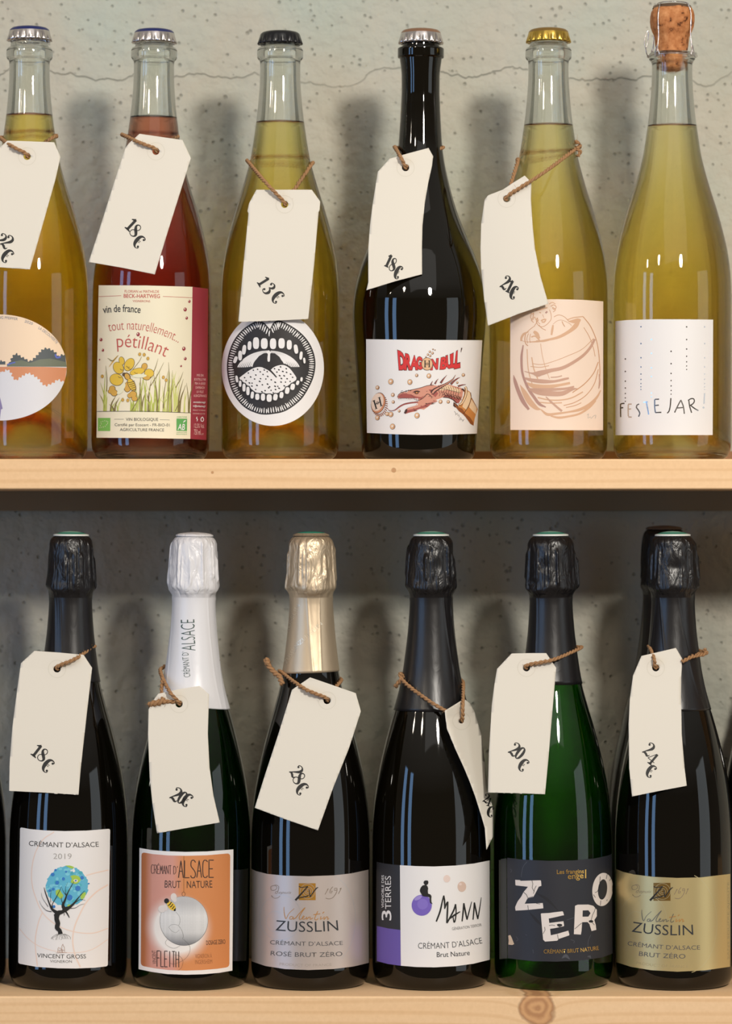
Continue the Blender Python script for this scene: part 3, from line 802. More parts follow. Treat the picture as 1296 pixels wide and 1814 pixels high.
l6 = bottle(1195, 1742, LOWER, -0.3, 0, 'black bottle with gold label, front one at the right end of the lower board', GL)
dark_bottle(l6, BLACKGLASS); foil(l6, 1256, FOILB, 59)
b1 = bottle(1195, 1742, [(py - (11 if py < 1300 else 0), r) for py, r in LOWER], 0, 222, 'dark bottle with dark-topped foil, half hidden behind the gold-labelled bottle', GL)
dark_bottle(b1, BLACKGLASS); foil(b1, 1240, FOILB, 71, top=936, disc='dark')
b2 = bottle(1408, 1742, LOWER, 0, 222, 'dark bottle at the right edge, only its shoulder in view behind the gold-labelled bottle', GL)
dark_bottle(b2, BLACKGLASS); foil(b2, 1245, FOILB, 73)
b3 = bottle(-94, 1742, LOWER, 0, 0, 'dark bottle at the left edge of the lower board, only a sliver in view', GL)
dark_bottle(b3, BLACKGLASS); foil(b3, 1245, FOILB, 79)

# ------------------------------------------------------------------ labels of the upper row
def scallop(pts, r, n, flip=1):
    """jigsaw-like bumps along a line"""
    q = catmull(pts, 1.0); o = []
    for i, p in enumerate(q):
        a, b = q[max(i - 1, 0)], q[min(i + 1, len(q) - 1)]
        dx, dy = b[0] - a[0], b[1] - a[1]; L = math.hypot(dx, dy) or 1
        d = r * math.sin(i / n * 2 * PI) * flip
        o.append((p[0] + dy / L * d, p[1] - dx / L * d))
    return o
# oval landscape label
A = Art(BottleCanvas(u1)); z = Z(0, 530, 7.885)
PEACH = mat('peach sky print', (243, 216, 186), 0.55); TREES = mat('dark tree print', (84, 90, 92), 0.55)
TREE2 = mat('olive tree print', (112, 118, 100), 0.55); RUST = mat('rust water print', (212, 142, 102), 0.55); MIST = mat('pale lilac print', (222, 221, 226), 0.55)
ox, oy, oa, ob = 0, 651, 118, 94
def oval(t): return (ox + oa * math.cos(t), oy + ob * math.sin(t))
A.poly([oval(t * 2 * PI / 120) for t in range(120)], PEACH)
A.poly([oval(math.asin(-1.5 / ob) + (PI - 2 * math.asin(-1.5 / ob)) * i / 70) for i in range(71)], MIST, 1, 'illustration')
def clip(pts): return [(ox + (p[0] - ox) * min(1, 1 / max(1e-6, math.hypot((p[0] - ox) / oa, (p[1] - oy) / ob))), oy + (p[1] - oy) * min(1, 1 / max(1e-6, math.hypot((p[0] - ox) / oa, (p[1] - oy) / ob)))) for p in pts]
tr = scallop(ZL(z, [(-700, 880), (-350, 800), (-120, 900), (30, 860), (110, 920), (150, 850), (185, 790), (230, 762), (290, 800), (350, 830), (410, 865), (470, 830), (530, 770), (585, 710), (640, 685), (700, 700), (770, 740), (820, 800), (870, 775), (960, 790)]), 1.6, 6.5)
A.poly(clip(tr + ZL(z, [(960, 945), (600, 942), (-700, 940)])), TREES, 2, 'illustration')
A.poly(clip(ZL(z, [(100, 905), (200, 870), (300, 850), (420, 890), (560, 840), (700, 830), (800, 850), (920, 880), (930, 944), (100, 940)])), TREE2, 3, 'illustration', smooth=False)
wt = scallop(ZL(z, [(960, 1110), (880, 1150), (810, 1125), (740, 1170), (690, 1190), (640, 1210), (590, 1180), (545, 1120), (490, 1080), (400, 1035), (320, 1070), (270, 1100), (225, 1130), (180, 1090), (150, 1020), (95, 985), (30, 1020), (-120, 1060), (-350, 1120), (-700, 1040)]), 1.6, 6.5)
A.poly(clip(ZL(z, [(-700, 945), (600, 945), (960, 958)]) + wt), RUST, 2, 'illustration')
LILAC = mat('lilac print', (140, 128, 170), 0.55)
A.poly(ZL(z, [(-60, 1350), (0, 1370), (20, 1450), (38, 1530), (15, 1540), (8, 1600), (0, 1680), (-60, 1640)]), LILAC, 2, 'illustration')
A.stroke(ZL(z, [(105, 918), (160, 895), (215, 882)]), 2.2, mat('blue accent print', (96, 110, 190), 0.55), 4)
A.stroke(ZL(z, [(770, 770), (790, 815), (845, 805)]), 3.2, MATS['blue accent print'], 4)
BLUEG = mat('slate lettering', (128, 134, 150), 0.55)
A.text('VIGNOBLE', z(-330, 330), z(-60, 282), 4.6, BLUEG, bow=0.6); A.text('NG PFEIFFER', z(-20, 272), z(245, 296), 4.6, BLUEG, bow=0.6); A.text('2020', z(340, 322), z(450, 362), 4.6, BLUEG, bow=0.3)
A.text('LA DECOUVERTE', z(532, 412), z(785, 625), 4.8, BLUEG, bow=1.6)
A.build(u1.root)

# cream and red flower label
A = Art(BottleCanvas(u2)); z = Z(160, 500, 6.0); y = Z(160, 600, 6.0)
REDP = mat('crimson label strip', (152, 50, 62), 0.6); REDI = mat('red lettering', (190, 82, 74), 0.6)
YEL = mat('yellow petal print', (226, 188, 62), 0.6); YEL2 = mat('ochre petal print', (212, 164, 70), 0.6); GRASS = mat('grass print', (178, 186, 84), 0.6)
OLIVE = mat('olive line print', (126, 112, 62), 0.6); BROWN = mat('brown line print', (92, 68, 40), 0.6); BIOG = mat('green seal print', (124, 184, 84), 0.6); ABG = mat('green certificate print', (94, 168, 88), 0.6)
WINGP = mat('pale wing print', (232, 228, 196), 0.6)
A.poly(ZL(z, [(88, 32), (600, 34), (1085, 48)]) + ZL(y, [(1062, 1065), (560, 1056), (65, 1052), (70, 400)]), CREAMP)
A.poly(ZL(z, [(1085, 48), (1252, 70)]) + ZL(y, [(1245, 600), (1232, 1077), (1062, 1065)]), REDP)
A.text('FLORIAN et MATHILDE', z(365, 110), z(730, 112), 4.6, REDI)
A.text('BECK-HARTWEG', z(355, 164), z(738, 168), 6.6, REDI, offset=0.012)
A.text('VIGNERONS', z(450, 210), z(635, 212), 3.7, REDI)
A.stroke(ZL(z, [(90, 152), (328, 142)]), 0.7, REDI, 2, 'lettering'); A.stroke(ZL(z, [(770, 150), (1082, 164)]), 0.7, REDI, 2, 'lettering')
A.text('vin de france', z(140, 330), z(530, 328), 12.5, INKG, bow=2.5, offset=0.012)
A.text('tout naturellement...', z(200, 524), z(930, 645), 17, REDI, bow=11.5, offset=-0.012)
A.text('pétillant', z(285, 692), z(795, 796), 23.5, REDI, bow=6, offset=-0.008)
for dx, dy, r in ((508, 553, 3.1), (115, 610, 2.6), (135, 722, 2.2), (100, 822, 1.2), (1050, 203, 2.3), (1006, 290, 3.0), (1022, 380, 2.4), (992, 706, 3.1), (1007, 812, 2.5), (962, 890, 1.7)):
    A.ell(*z(dx, dy), r * 0.95, r * 1.15, MATS['crimson label strip'], 3); A.ell(*z(dx - 5, dy - 6), r * 0.35, r * 0.4, CREAMP, 4)
rnd = random.Random(3)
for i in range(64):     # grass blades
    x0 = rnd.choice([rnd.uniform(125, 300), rnd.uniform(430, 560), rnd.uniform(570, 740), rnd.uniform(770, 900), rnd.uniform(850, 1060)])
    lean = rnd.uniform(-70, 70); top = rnd.uniform(330, 640)
    if 190 < x0 < 480: top = rnd.uniform(560, 700)
    A.stroke(ZL(y, [(x0, 770 + (x0 - 70) * 0.015, rnd.uniform(1.6, 3.6)), (x0 + lean * 0.25, (770 + top) / 2, rnd.uniform(1.4, 2.8)), (x0 + lean, top, 0.2)]), 2, rnd.choice([GRASS, GRASS, OLIVE, mat('light grass print', (204, 208, 120), 0.6)]), rnd.choice([1, 2]))
for x0, y0, x1, y1 in ((640, 500, 780, 250), (905, 520, 985, 350), (440, 765, 560, 520), (700, 770, 745, 430), (900, 770, 1010, 490), (545, 770, 520, 470), (1040, 770, 1020, 470), (825, 560, 830, 250), (640, 420, 720, 210), (175, 560, 165, 285)):
    A.stroke(ZL(y, [(x0, y0, 1.4), ((x0 + x1) / 2 + 8, (y0 + y1) / 2, 1.2), (x1, y1, 0.3)]), 1.2, OLIVE, 3)
def petal(cx_, cy_, rx, ry, rot, m, z_=y):
    A.ell(*z_(cx_, cy_), rx / 6 + 0.7, ry / 6 + 0.7, BROWN, 4, rot=rot); A.ell(*z_(cx_, cy_), rx / 6, ry / 6, m, 5, rot=rot)
petal(335, 235, 26, 42, -0.2, YEL); petal(300, 310, 50, 64, -0.5, YEL); petal(415, 275, 46, 70, 0.5, YEL); petal(280, 435, 70, 60, 0.3, YEL); petal(500, 350, 78, 34, -0.25, YEL)
petal(575, 295, 28, 34, 0.3, YEL2); petal(625, 365, 48, 42, 0.2, YEL); petal(595, 410, 40, 26, 0.2, YEL2); petal(400, 510, 36, 55, 0.2, YEL2)
petal(235, 530, 30, 28, 0, YEL2); petal(255, 575, 34, 32, 0.3, YEL2); petal(215, 560, 22, 20, 0, YEL2); petal(455, 590, 36, 32, 0, YEL2); petal(470, 635, 30, 26, 0.2, YEL2); petal(420, 605, 22, 22, 0, YEL2)
for a, b_ in ((130, 400), (775, 410), (805, 440), (525, 165), (572, 170), (612, 210), (345, 650), (400, 655)): A.ell(*y(a, b_), 2.4, 3.0, YEL2, 4); A.ring(*y(a, b_), 2.4, 3.0, 0.4, OLIVE, 5)
A.stroke(ZL(y, [(450, 330, 1), (520, 240, 0.9), (545, 190, 0.5)]), 1, OLIVE, 3); A.stroke(ZL(y, [(185, 205, 0.4), (240, 235, 2), (300, 175, 0.4)]), 1, OLIVE, 3); A.stroke(ZL(y, [(200, 300, 0.5), (250, 230, 2.4), (290, 180, 0.5)]), 1, YEL2, 3)
A.poly(ZL(y, [(430, 395), (500, 375), (570, 378), (600, 392), (560, 412), (480, 412)]), WINGP, 6, 'illustration', smooth=True); A.poly(ZL(y, [(360, 455), (375, 500), (330, 580), (290, 590), (290, 560), (320, 500)]), WINGP, 6, 'illustration', smooth=True)
A.ell(*y(362, 380), 3.4, 3.4, BROWN, 7); A.ell(*y(395, 400), 5.2, 7.2, BROWN, 7, rot=-0.5); A.ell(*y(395, 402), 4.0, 5.8, YEL2, 8, rot=-0.5)
A.ell(*y(442, 490), 6.3, 12.5, BROWN, 7, rot=-0.45); A.ell(*y(442, 490), 5.4, 11.4, YEL, 8, rot=-0.45)
for t in range(5): A.stroke(ZL(y, [(402 + t * 12, 468 + t * 19), (438 + t * 11, 462 + t * 19), (472 + t * 4, 448 + t * 20)]), 1.1, BROWN, 9)
for a, b_ in ((320, 320), (300, 400), (385, 290), (405, 310), (470, 355)): A.stroke(ZL(y, [(a, b_), (a + 15, b_ + 14), (a + 35, b_ + 12)]), 0.6, BROWN, 9)
A.stroke(ZL(y, [(68, 773), (560, 772), (1066, 788)]), 0.8, INKG, 3, 'lettering')
A.text('VIN BIOLOGIQUE', y(378, 872), y(720, 873), 5.2, INKG); A.stroke(ZL(y, [(255, 856), (355, 856)]), 0.5, INKG, 2, 'lettering'); A.stroke(ZL(y, [(738, 860), (842, 863)]), 0.5, INKG, 2, 'lettering')
A.text('Certifié par Ecocert - FR-BIO-01', y(260, 928), y(842, 932), 5.0, INKG); A.text('AGRICULTURE FRANCE', y(315, 980), y(782, 985), 5.0, INKG)
A.poly(ZL(y, [(82, 842), (214, 842), (212, 980), (82, 980)]), BIOG, 2, 'illustration')
for a, b_ in ((115, 885), (135, 878), (155, 872), (175, 876), (188, 884), (185, 900), (175, 915), (160, 930), (140, 938), (120, 942), (103, 945), (108, 925), (118, 905)): A.ell(*y(a, b_), 0.7, 0.7, CREAMP, 3)
A.poly(ZL(y, [(915, 848), (1027, 850), (1025, 980), (914, 978)]), ABG, 2, 'illustration')
A.text('AB', y(926, 968), y(1002, 970), 10.5, PAPER, 3, 'lettering', offset=0.01, shear=0.15); A.stroke(ZL(y, [(985, 892, 0.6), (998, 875, 2.4), (1015, 868, 0.5)]), 2, PAPER, 3)
A.text('CERTIFIÉ', y(918, 838), y(1025, 840), 2.2, ABG); A.text('AGRICULTURE', y(914, 1000), y(1025, 1000), 1.9, ABG); A.text('BIOLOGIQUE', y(914, 1020), y(1025, 1020), 1.9, ABG)
ROSEI = mat('pink lettering', (232, 190, 184), 0.6)
for i, (t_, h_) in enumerate((('MIS EN', 4.2), ('BOUTEILLE PAR', 4.2), ('FBH À 67650', 4.2), ('DAMBACH', 4.2), ('LA VILLE', 4.2), ('ALSACE/FRANCE', 4.2))):
    w_ = (34, 62, 55, 47, 36, 68)[i]; A.text(t_, y(1163 - w_, 400 + i * 43.5), y(1163 + w_, 403 + i * 43.5), h_, ROSEI, 3)
A.text('www.beckhartweg.fr', y(1090, 682), y(1222, 686), 3.4, PAPER, 3, offset=0.01); A.text('vin@beckhartweg.fr', y(1088, 724), y(1222, 728), 3.4, PAPER, 3, offset=0.01)
A.text('PRODUCT OF FRANCE', y(1088, 766), y(1218, 770), 2.4, ROSEI, 3); A.text('CONTAINS SULFITES', y(1086, 802), y(1216, 806), 2.4, ROSEI, 3)
A.stroke(ZL(y, [(1132, 830, 1.0), (1124, 845, 1.6), (1136, 856, 1.6), (1130, 878, 0.8)]), 1, PAPER, 3); A.ring(*y(1186, 858), 2.4, 3.6, 1.3, PAPER, 3); A.stroke(ZL(y, [(1186, 840), (1190, 828)]), 1.0, PAPER, 3)
A.text('12,5% Vol.', y(1100, 946), y(1208, 950), 7.4, ROSEI, 3); A.text('750 ml', y(1098, 1020), y(1166, 1022), 9.5, ROSEI, 3); A.text('L.AT', y(1172, 1022), y(1202, 1023), 3, ROSEI, 3)
A.build(u2.root)

# round open-mouth label
A = Art(BottleCanvas(u3)); z = Z(390, 550, 6.82)
BLK = mat('print black', (38, 34, 34), 0.55)
A.poly([(483 + 90.5 * math.cos(t * 2 * PI / 140), 652 + 102.5 * math.sin(t * 2 * PI / 140)) for t in range(140)], PAPER)
OUT = [(600, 225), (565, 185), (530, 148), (480, 128), (430, 130), (330, 185), (240, 260), (160, 370), (108, 500), (82, 640), (88, 780), (115, 900), (160, 1010), (240, 1120), (330, 1195), (450, 1245), (540, 1258), (640, 1250), (760, 1225), (870, 1165), (980, 1070), (1060, 950), (1120, 820), (1148, 680), (1140, 560), (1100, 440), (1030, 330), (930, 235), (820, 165), (730, 125), (680, 124), (640, 150), (615, 195)]
cl = catmull(OUT + [OUT[0]], 6.0)
A.poly(ZL(z, cl), BLK, 1, 'illustration')
cxm, cym = 610, 690
n = len(cl); acc = 0.0; nextd = 0.0; rnd = random.Random(2)
for i in range(n):
    p, q = cl[i], cl[(i + 1) % n]
    acc += math.dist(p, q)
    if acc < nextd: continue
    nextd = acc + rnd.uniform(24, 31)
    a, b_ = cl[i - 2], cl[(i + 2) % n]; dx, dy = b_[0] - a[0], b_[1] - a[1]; L = math.hypot(dx, dy); nx, ny = -dy / L, dx / L
    if (cxm - p[0]) * nx + (cym - p[1]) * ny < 0: nx, ny = -nx, -ny
    dep = 78 + rnd.uniform(-10, 8)
    if abs(p[0] - 600) < 95 and p[1] < 260: dep, nx, ny = 88 + rnd.uniform(-8, 8), nx * 0.35 + (p[0] - 600) / 500, max(ny, 0.2) * 0.35 + 0.75
    sk = rnd.uniform(-5, 5)
    A.stroke(ZL(z, [(p[0] + nx * 17, p[1] + ny * 17, 1.2), (p[0] + nx * dep * 0.55 + sk, p[1] + ny * dep * 0.55, rnd.uniform(1.9, 2.5)), (p[0] + nx * dep, p[1] + ny * dep, 1.0)]), 2.2, PAPER, 2)
A.poly(ZL(z, [(597, 200), (570, 150), (545, 120), (575, 112), (640, 112), (650, 122), (622, 158)]), PAPER, 2, 'illustration')
A.ell(*z(598, 124), 3.0, 1.2, BLK, 3, rot=-0.2)
for k_ in range(8):      # vaulted palate
    rx, ry = 205 + k_ * 26, 180 + k_ * 14
    A.ring(*z(583, 700 + k_ * 10), rx / 6.82, ry / 6.82, 2.3 if k_ else 3.2, PAPER, 2, a0=187 + k_ * 1.5, a1=(352 - k_ * 1.5))
A.poly(ZL(z, [(400, 675), (420, 610), (470, 550), (525, 518), (575, 512), (575, 480), (610, 480), (605, 512), (660, 518), (715, 560), (748, 620), (755, 680), (600, 740)]), BLK, 3, 'illustration')
A.poly(ZL(z, [(545, 505), (560, 500), (585, 480), (610, 500), (630, 506), (605, 520), (602, 580), (598, 615), (585, 622), (572, 612), (570, 580), (574, 522)]), PAPER, 4, 'illustration', smooth=True)
TG = [(235, 812), (290, 770), (345, 730), (410, 695), (475, 683), (540, 696), (600, 722), (640, 690), (700, 664), (765, 660), (825, 690), (870, 740), (918, 812), (915, 838), (870, 870), (820, 905), (770, 950), (720, 985), (650, 1006), (590, 1006), (520, 998), (440, 992), (395, 962), (340, 912), (290, 872), (240, 832)]
A.poly(ZL(z, [(583 + (p[0] - 583) * 1.06, 850 + (p[1] - 850) * 1.09) for p in TG]), BLK, 4, 'illustration', smooth=True)
A.poly(ZL(z, TG), PAPER, 5, 'illustration', smooth=True)
A.stroke(ZL(z, [(520, 680, 3.6), (585, 712, 3.4), (630, 752, 2.8), (680, 808, 2.2)]), 3, BLK, 6)
for a, b_ in ((402, 722), (453, 712), (342, 756), (485, 742), (533, 720), (568, 740), (432, 780), (518, 774), (298, 812), (370, 803), (417, 828), (488, 824), (574, 797), (552, 828), (315, 848), (478, 857), (617, 838), (355, 876), (387, 878), (385, 914), (445, 905), (510, 898), (572, 890), (585, 935), (598, 922), (664, 868), (656, 704), (728, 682), (708, 717), (684, 745), (755, 737), (796, 704), (800, 748), (848, 770), (717, 788), (771, 790), (738, 822), (806, 825), (872, 808), (734, 865), (787, 866), (842, 858), (662, 916), (695, 917), (710, 940), (668, 955), (773, 911), (614, 965), (543, 969), (505, 982), (640, 995), (430, 955)):
    A.ell(*z(a, b_), 1.5 + rnd.uniform(-0.3, 0.5), 1.25, BLK, 6, rot=0.5, n=10)
for tx, ty, w_, h_, ro in ((188, 595, 42, 86, 0.35), (245, 545, 46, 118, 0.0), (292, 475, 46, 118, 0.12), (357, 425, 46, 106, 0.05), (435, 395, 74, 142, 0.0), (533, 400, 82, 130, 0), (638, 402, 76, 130, 0), (740, 397, 76, 124, 0), (832, 415, 60, 116, 0), (912, 467, 48, 112, -0.15), (972, 545, 36, 100, 0.1), (1012, 605, 26, 70, -0.1),
                           (205, 828, 32, 84, -0.15), (245, 885, 32, 76, 0), (291, 932, 38, 96, 0), (338, 972, 40, 104, 0), (390, 1022, 38, 86, 0.1), (450, 1043, 50, 76, 0), (518, 1047, 50, 86, 0), (592, 1058, 62, 92, 0), (666, 1047, 52, 80, 0.15), (739, 1022, 46, 76, 0.1), (808, 967, 52, 82, 0.15), (872, 922, 52, 76, 0.2), (932, 874, 36, 56, 0.3), (978, 832, 28, 52, 0.1)):
    A.ell(*z(tx, ty), w_ / 13.64 + 1.7, h_ / 13.64 + 1.7, BLK, 6, rot=ro, power=3.0); A.ell(*z(tx, ty), w_ / 13.64, h_ / 13.64, PAPER, 7, rot=ro, power=2.8)
A.build(u3.root)

# white dragon label
A = Art(BottleCanvas(u4, rref=110)); z = Z(640, 595, 5.89)
DRED = mat('dragon red lettering', (214, 52, 52), 0.55); FLESH = mat('dragon pink print', (212, 146, 124), 0.55); FLESH2 = mat('dragon dark pink print', (166, 84, 76), 0.55); DBR = mat('dragon brown line', (72, 40, 34), 0.55)
TAN = mat('bubble tan print', (226, 182, 140), 0.55); ORG = mat('neck orange print', (206, 136, 72), 0.55); ORG2 = mat('neck brown print', (146, 82, 40), 0.55); ORG3 = mat('neck pale print', (238, 206, 168), 0.55)
A.poly(ZL(z, [(48, 35), (640, 42), (1260, 45), (1232, 540), (1205, 1020), (900, 1030), (620, 1033), (340, 1026), (57, 1012), (50, 520)]), PAPER)
letters = [('D', 388, 470, 362, 362, 372, 450, 142, 172), ('R', 440, 530, 362, 362, 455, 525, 178, 192), ('A', 500, 592, 362, 360, 530, 575, 196, 205), ('G', 572, 640, 358, 355, 568, 636, 205, 218), ('N', 716, 798, 362, 352, 722, 806, 240, 230), ('B', 812, 892, 355, 352, 826, 886, 225, 205), ('U', 884, 950, 348, 345, 874, 946, 205, 182), ('L', 930, 985, 340, 335, 940, 984, 182, 160), ('L', 962, 1032, 352, 335, 985, 1026, 158, 132)]
for ch, xa, xb, ya, yb, xc, xd, yc, yd in letters:
    q = ZL(z, [(xa, ya), (xb, yb), (xd, yd), (xc, yc)])
    A.glyph_quad(ch, q, DBR, 2, offset=0.09)
    cxq = sum(p[0] for p in q) / 4; cyq = sum(p[1] for p in q) / 4
    A.glyph_quad(ch, [(cxq + (p[0] - cxq) * 0.90, cyq + (p[1] - cyq) * 0.94) for p in q], DRED, 3, offset=0.05)
A.stroke(ZL(z, [(1045, 125, 2.2), (1035, 172, 0.8)]), 2, DBR, 2, 'lettering')
A.ell(*z(684, 293), 10.2, 11.6, DBR, 4); A.ell(*z(684, 293), 9.4, 10.8, TAN, 5)
for x0 in (-22, 22): A.stroke(ZL(z, [(684 + x0, 258), (684 + x0, 326)]), 2.0, INK, 6, 'lettering'); [A.stroke(ZL(z, [(684 + x0 - 12, yy), (684 + x0 + 12, yy)]), 0.7, INK, 6, 'lettering') for yy in (258, 326)]
A.stroke(ZL(z, [(664, 293), (706, 293)]), 0.7, INK, 6, 'lettering'); A.ring(*z(684, 293), 1.6, 2.2, 0.6, INK, 6)
def bubble(x, y_, r): A.ell(*z(x, y_), r + 0.5, r * 1.12 + 0.5, DBR, 2); A.ell(*z(x - 1, y_ - 1), r, r * 1.1, TAN, 3); A.ell(*z(x - 3, y_ - 4), r * 0.35, r * 0.4, PAPER, 4); A.stroke(ZL(z, [(x + 4, y_ + r * 4), (x + r * 4.2, y_ + r * 1.5), (x + r * 4.4, y_ - r * 2)]), 0.7, ORG2, 4)
for x, y_, r in ((168, 540, 3.0), (307, 478, 4.3), (505, 482, 4.0), (576, 412, 2.3), (703, 418, 3.6), (1061, 408, 2.4), (998, 488, 1.5), (328, 616, 2.8), (332, 690, 2.3), (270, 815, 3.0), (308, 820, 3.9), (394, 784, 1.9), (580, 832, 4.2), (824, 687, 2.9), (904, 688, 2.3), (325, 946, 4.2), (168, 855, 3.6), (712, 165, 1.5), (740, 180, 1.8), (692, 195, 1.4), (716, 208, 1.6), (745, 140, 0.9), (672, 220, 0.9), (766, 148, 0.7)): bubble(x, y_, r)
# flying crown cap
rj = random.Random(4)
for i in range(18):
    a = math.radians(-40 + i * 11.5); A.stroke([z(178 + 62 * math.cos(a) * 1.05 + 5, 712 + 100 * math.sin(a)), z(190 + 85 * math.cos(a), 722 + 122 * math.sin(a))], 1.6, ORG2, 1)
A.ell(*z(176, 700), 12.6, 18.8, DBR, 2, rot=0.22); A.ell(*z(176, 700), 11.8, 18, RUST, 3, rot=0.22); A.ell(*z(168, 692), 10.6, 16.2, mat('cap face print', (238, 212, 192), 0.55), 4, rot=0.22)
A.stroke(ZL(z, [(132, 672), (158, 758)]), 2.4, INK, 5, 'lettering'); A.stroke(ZL(z, [(188, 640), (208, 728)]), 2.4, INK, 5, 'lettering'); A.stroke(ZL(z, [(146, 714), (198, 688)]), 1.2, INK, 5, 'lettering'); A.ring(*z(171, 700), 1.9, 2.4, 0.7, INK, 6)
for a, b_ in ((122, 680), (146, 764), (178, 645), (200, 734)): A.stroke(ZL(z, [(a - 4, b_ + 2), (a + 24, b_ - 8)]), 0.8, INK, 5, 'lettering')
# bottle neck the dragon comes out of
A.poly(ZL(z, [(1075, 545), (1130, 585), (1145, 640), (1180, 710), (1208, 770), (1180, 860), (1168, 935), (1140, 920), (1085, 845), (1050, 805), (1015, 782), (1000, 742), (1040, 690), (1068, 620)]), ORG, 1, 'illustration')
A.poly(ZL(z, [(1090, 570), (1128, 592), (1142, 645), (1118, 720), (1090, 770), (1050, 740), (1080, 640)]), ORG3, 2, 'illustration')
A.poly(ZL(z, [(1145, 660), (1200, 750), (1190, 820), (1120, 745)]), ORG3, 2, 'illustration')
A.poly(ZL(z, [(1000, 740), (1050, 760), (1080, 810), (1130, 850), (1165, 905), (1168, 938), (1135, 918), (1080, 842), (1050, 810), (1015, 786), (990, 745)]), ORG2, 3, 'illustration')
A.stroke(ZL(z, [(1135, 590), (1140, 650), (1110, 740), (1060, 815)]), 0.9, DBR, 4); A.stroke(ZL(z, [(1145, 645), (1180, 710), (1210, 770)]), 0.6, ORG2, 4)
A.poly(ZL(z, [(960, 690), (1000, 720), (1010, 738), (975, 748), (955, 730)]), DBR, 2, 'illustration'); A.poly(ZL(z, [(960, 695), (1000, 735), (1060, 820), (1015, 785), (985, 748)]), ORG2, 2, 'illustration')
# body and head
A.poly(ZL(z, [(375, 640), (392, 608), (415, 598), (440, 582), (470, 590), (500, 568), (560, 552), (620, 542), (680, 520), (740, 512), (790, 520), (850, 503), (905, 505), (960, 522), (1030, 540), (1062, 560), (1050, 640), (1020, 695), (990, 705), (955, 668), (905, 645), (850, 640), (800, 660), (770, 668), (735, 640), (700, 610), (660, 640), (620, 660), (585, 672), (545, 652), (500, 664), (450, 652), (410, 655), (388, 660)]), FLESH, 2, 'illustration')
A.poly(ZL(z, [(590, 685), (625, 650), (660, 630), (700, 610), (735, 640), (795, 680), (745, 700), (700, 735), (650, 770), (600, 760), (555, 790), (500, 800), (458, 815), (444, 802), (458, 768), (490, 748), (520, 740), (570, 720)]), FLESH, 2, 'illustration')
A.poly(ZL(z, [(380, 640), (400, 612), (450, 600), (520, 612), (560, 630), (620, 640), (660, 622), (620, 660), (540, 650), (470, 650), (400, 650)]), FLESH2, 3, 'illustration'); A.poly(ZL(z, [(700, 560), (760, 560), (800, 600), (770, 640), (735, 610)]), FLESH2, 3, 'illustration')
A.poly(ZL(z, [(850, 630), (900, 610), (980, 650), (1030, 660), (1015, 700), (985, 705), (950, 668), (900, 645)]), FLESH2, 3, 'illustration'); A.poly(ZL(z, [(470, 775), (560, 760), (640, 730), (700, 700), (740, 690), (690, 740), (600, 765), (500, 800), (455, 812)]), FLESH2, 3, 'illustration')
A.poly(ZL(z, [(810, 520), (900, 512), (970, 540), (1030, 560), (1025, 600), (960, 580), (900, 560), (840, 570), (800, 565)]), ORG3, 3, 'illustration')
A.stroke(ZL(z, [(590, 690, 2.6), (520, 698, 2.6), (450, 712, 2.6), (400, 738, 2.2), (355, 772, 1.6), (310, 782, 1.0), (282, 770, 0.7), (272, 752, 0.4)]), 2, FLESH2, 4); A.stroke(ZL(z, [(590, 684), (520, 692), (445, 708), (395, 734), (350, 770), (308, 784), (285, 778)]), 0.5, DBR, 5)
for pts in ([(735, 600, 7), (760, 570, 7.5), (830, 530, 5), (905, 488, 3.6), (950, 455, 2.4), (978, 408, 0.4)], [(930, 505, 4), (965, 470, 3), (1000, 445, 2), (1025, 435, 0.4)], [(825, 492, 4), (850, 455, 2.6), (888, 410, 0.4)], [(765, 502, 3), (782, 470, 2), (800, 448, 0.3)], [(722, 512, 2.6), (732, 488, 1.5), (740, 472, 0.3)], [(1005, 525, 3), (1050, 512, 2), (1085, 508, 0.4)]):
    A.stroke(ZL(z, pts), 3, DBR, 4); A.stroke(ZL(z, [(p[0] + 4, p[1] - 3, p[2] * 0.4) for p in pts]), 1.5, FLESH2 if pts[0][2] < 7 else FLESH, 5)
for i in range(9): x = 800 + i * 25; A.stroke(ZL(z, [(x, 515 + i * 2.5), (x + 14, 545 + i * 4), (x + 4, 575 + i * 6), (x + 20, 600 + i * 7), (x + 8, 630 + i * 5)]), 0.6, DBR, 5)
for i in range(8): x = 820 + i * 27; A.stroke(ZL(z, [(x, 545 + i * 6), (x + 14, 552 + i * 6), (x + 27, 545 + i * 7)]), 0.55, DBR, 5); A.stroke(ZL(z, [(x + 8, 582 + i * 7), (x + 20, 590 + i * 7), (x + 32, 582 + i * 8)]), 0.55, DBR, 5)
for i in range(6): x = 845 + i * 32; A.stroke(ZL(z, [(x, 620 + i * 6, 0.5), (x + 18, 605 + i * 8, 1.6), (x + 34, 632 + i * 8, 0.5)]), 1, DBR, 6)
A.stroke(ZL(z, [(376, 640), (392, 608), (440, 584), (500, 568), (620, 540), (680, 520), (750, 512)]), 0.8, DBR, 5); A.stroke(ZL(z, [(385, 655), (450, 650), (540, 655), (590, 672), (640, 650), (690, 605), (735, 640)]), 1.0, DBR, 5); A.stroke(ZL(z, [(850, 640), (905, 645), (955, 668), (990, 703)]), 1.3, DBR, 5)
A.stroke(ZL(z, [(535, 590, 0.6), (570, 578, 2.4), (610, 582, 1.0)]), 2, DBR, 6); A.ell(*z(575, 594), 3.6, 2.2, DBR, 6); A.ell(*z(576, 593), 2.0, 1.2, ORG, 7)
for i in range(12): x = 392 + i * 17; A.poly(ZL(z, [(x, 652), (x + 11, 652), (x + 4, 674 + (i % 3) * 6)]), PAPER, 6, 'illustration')
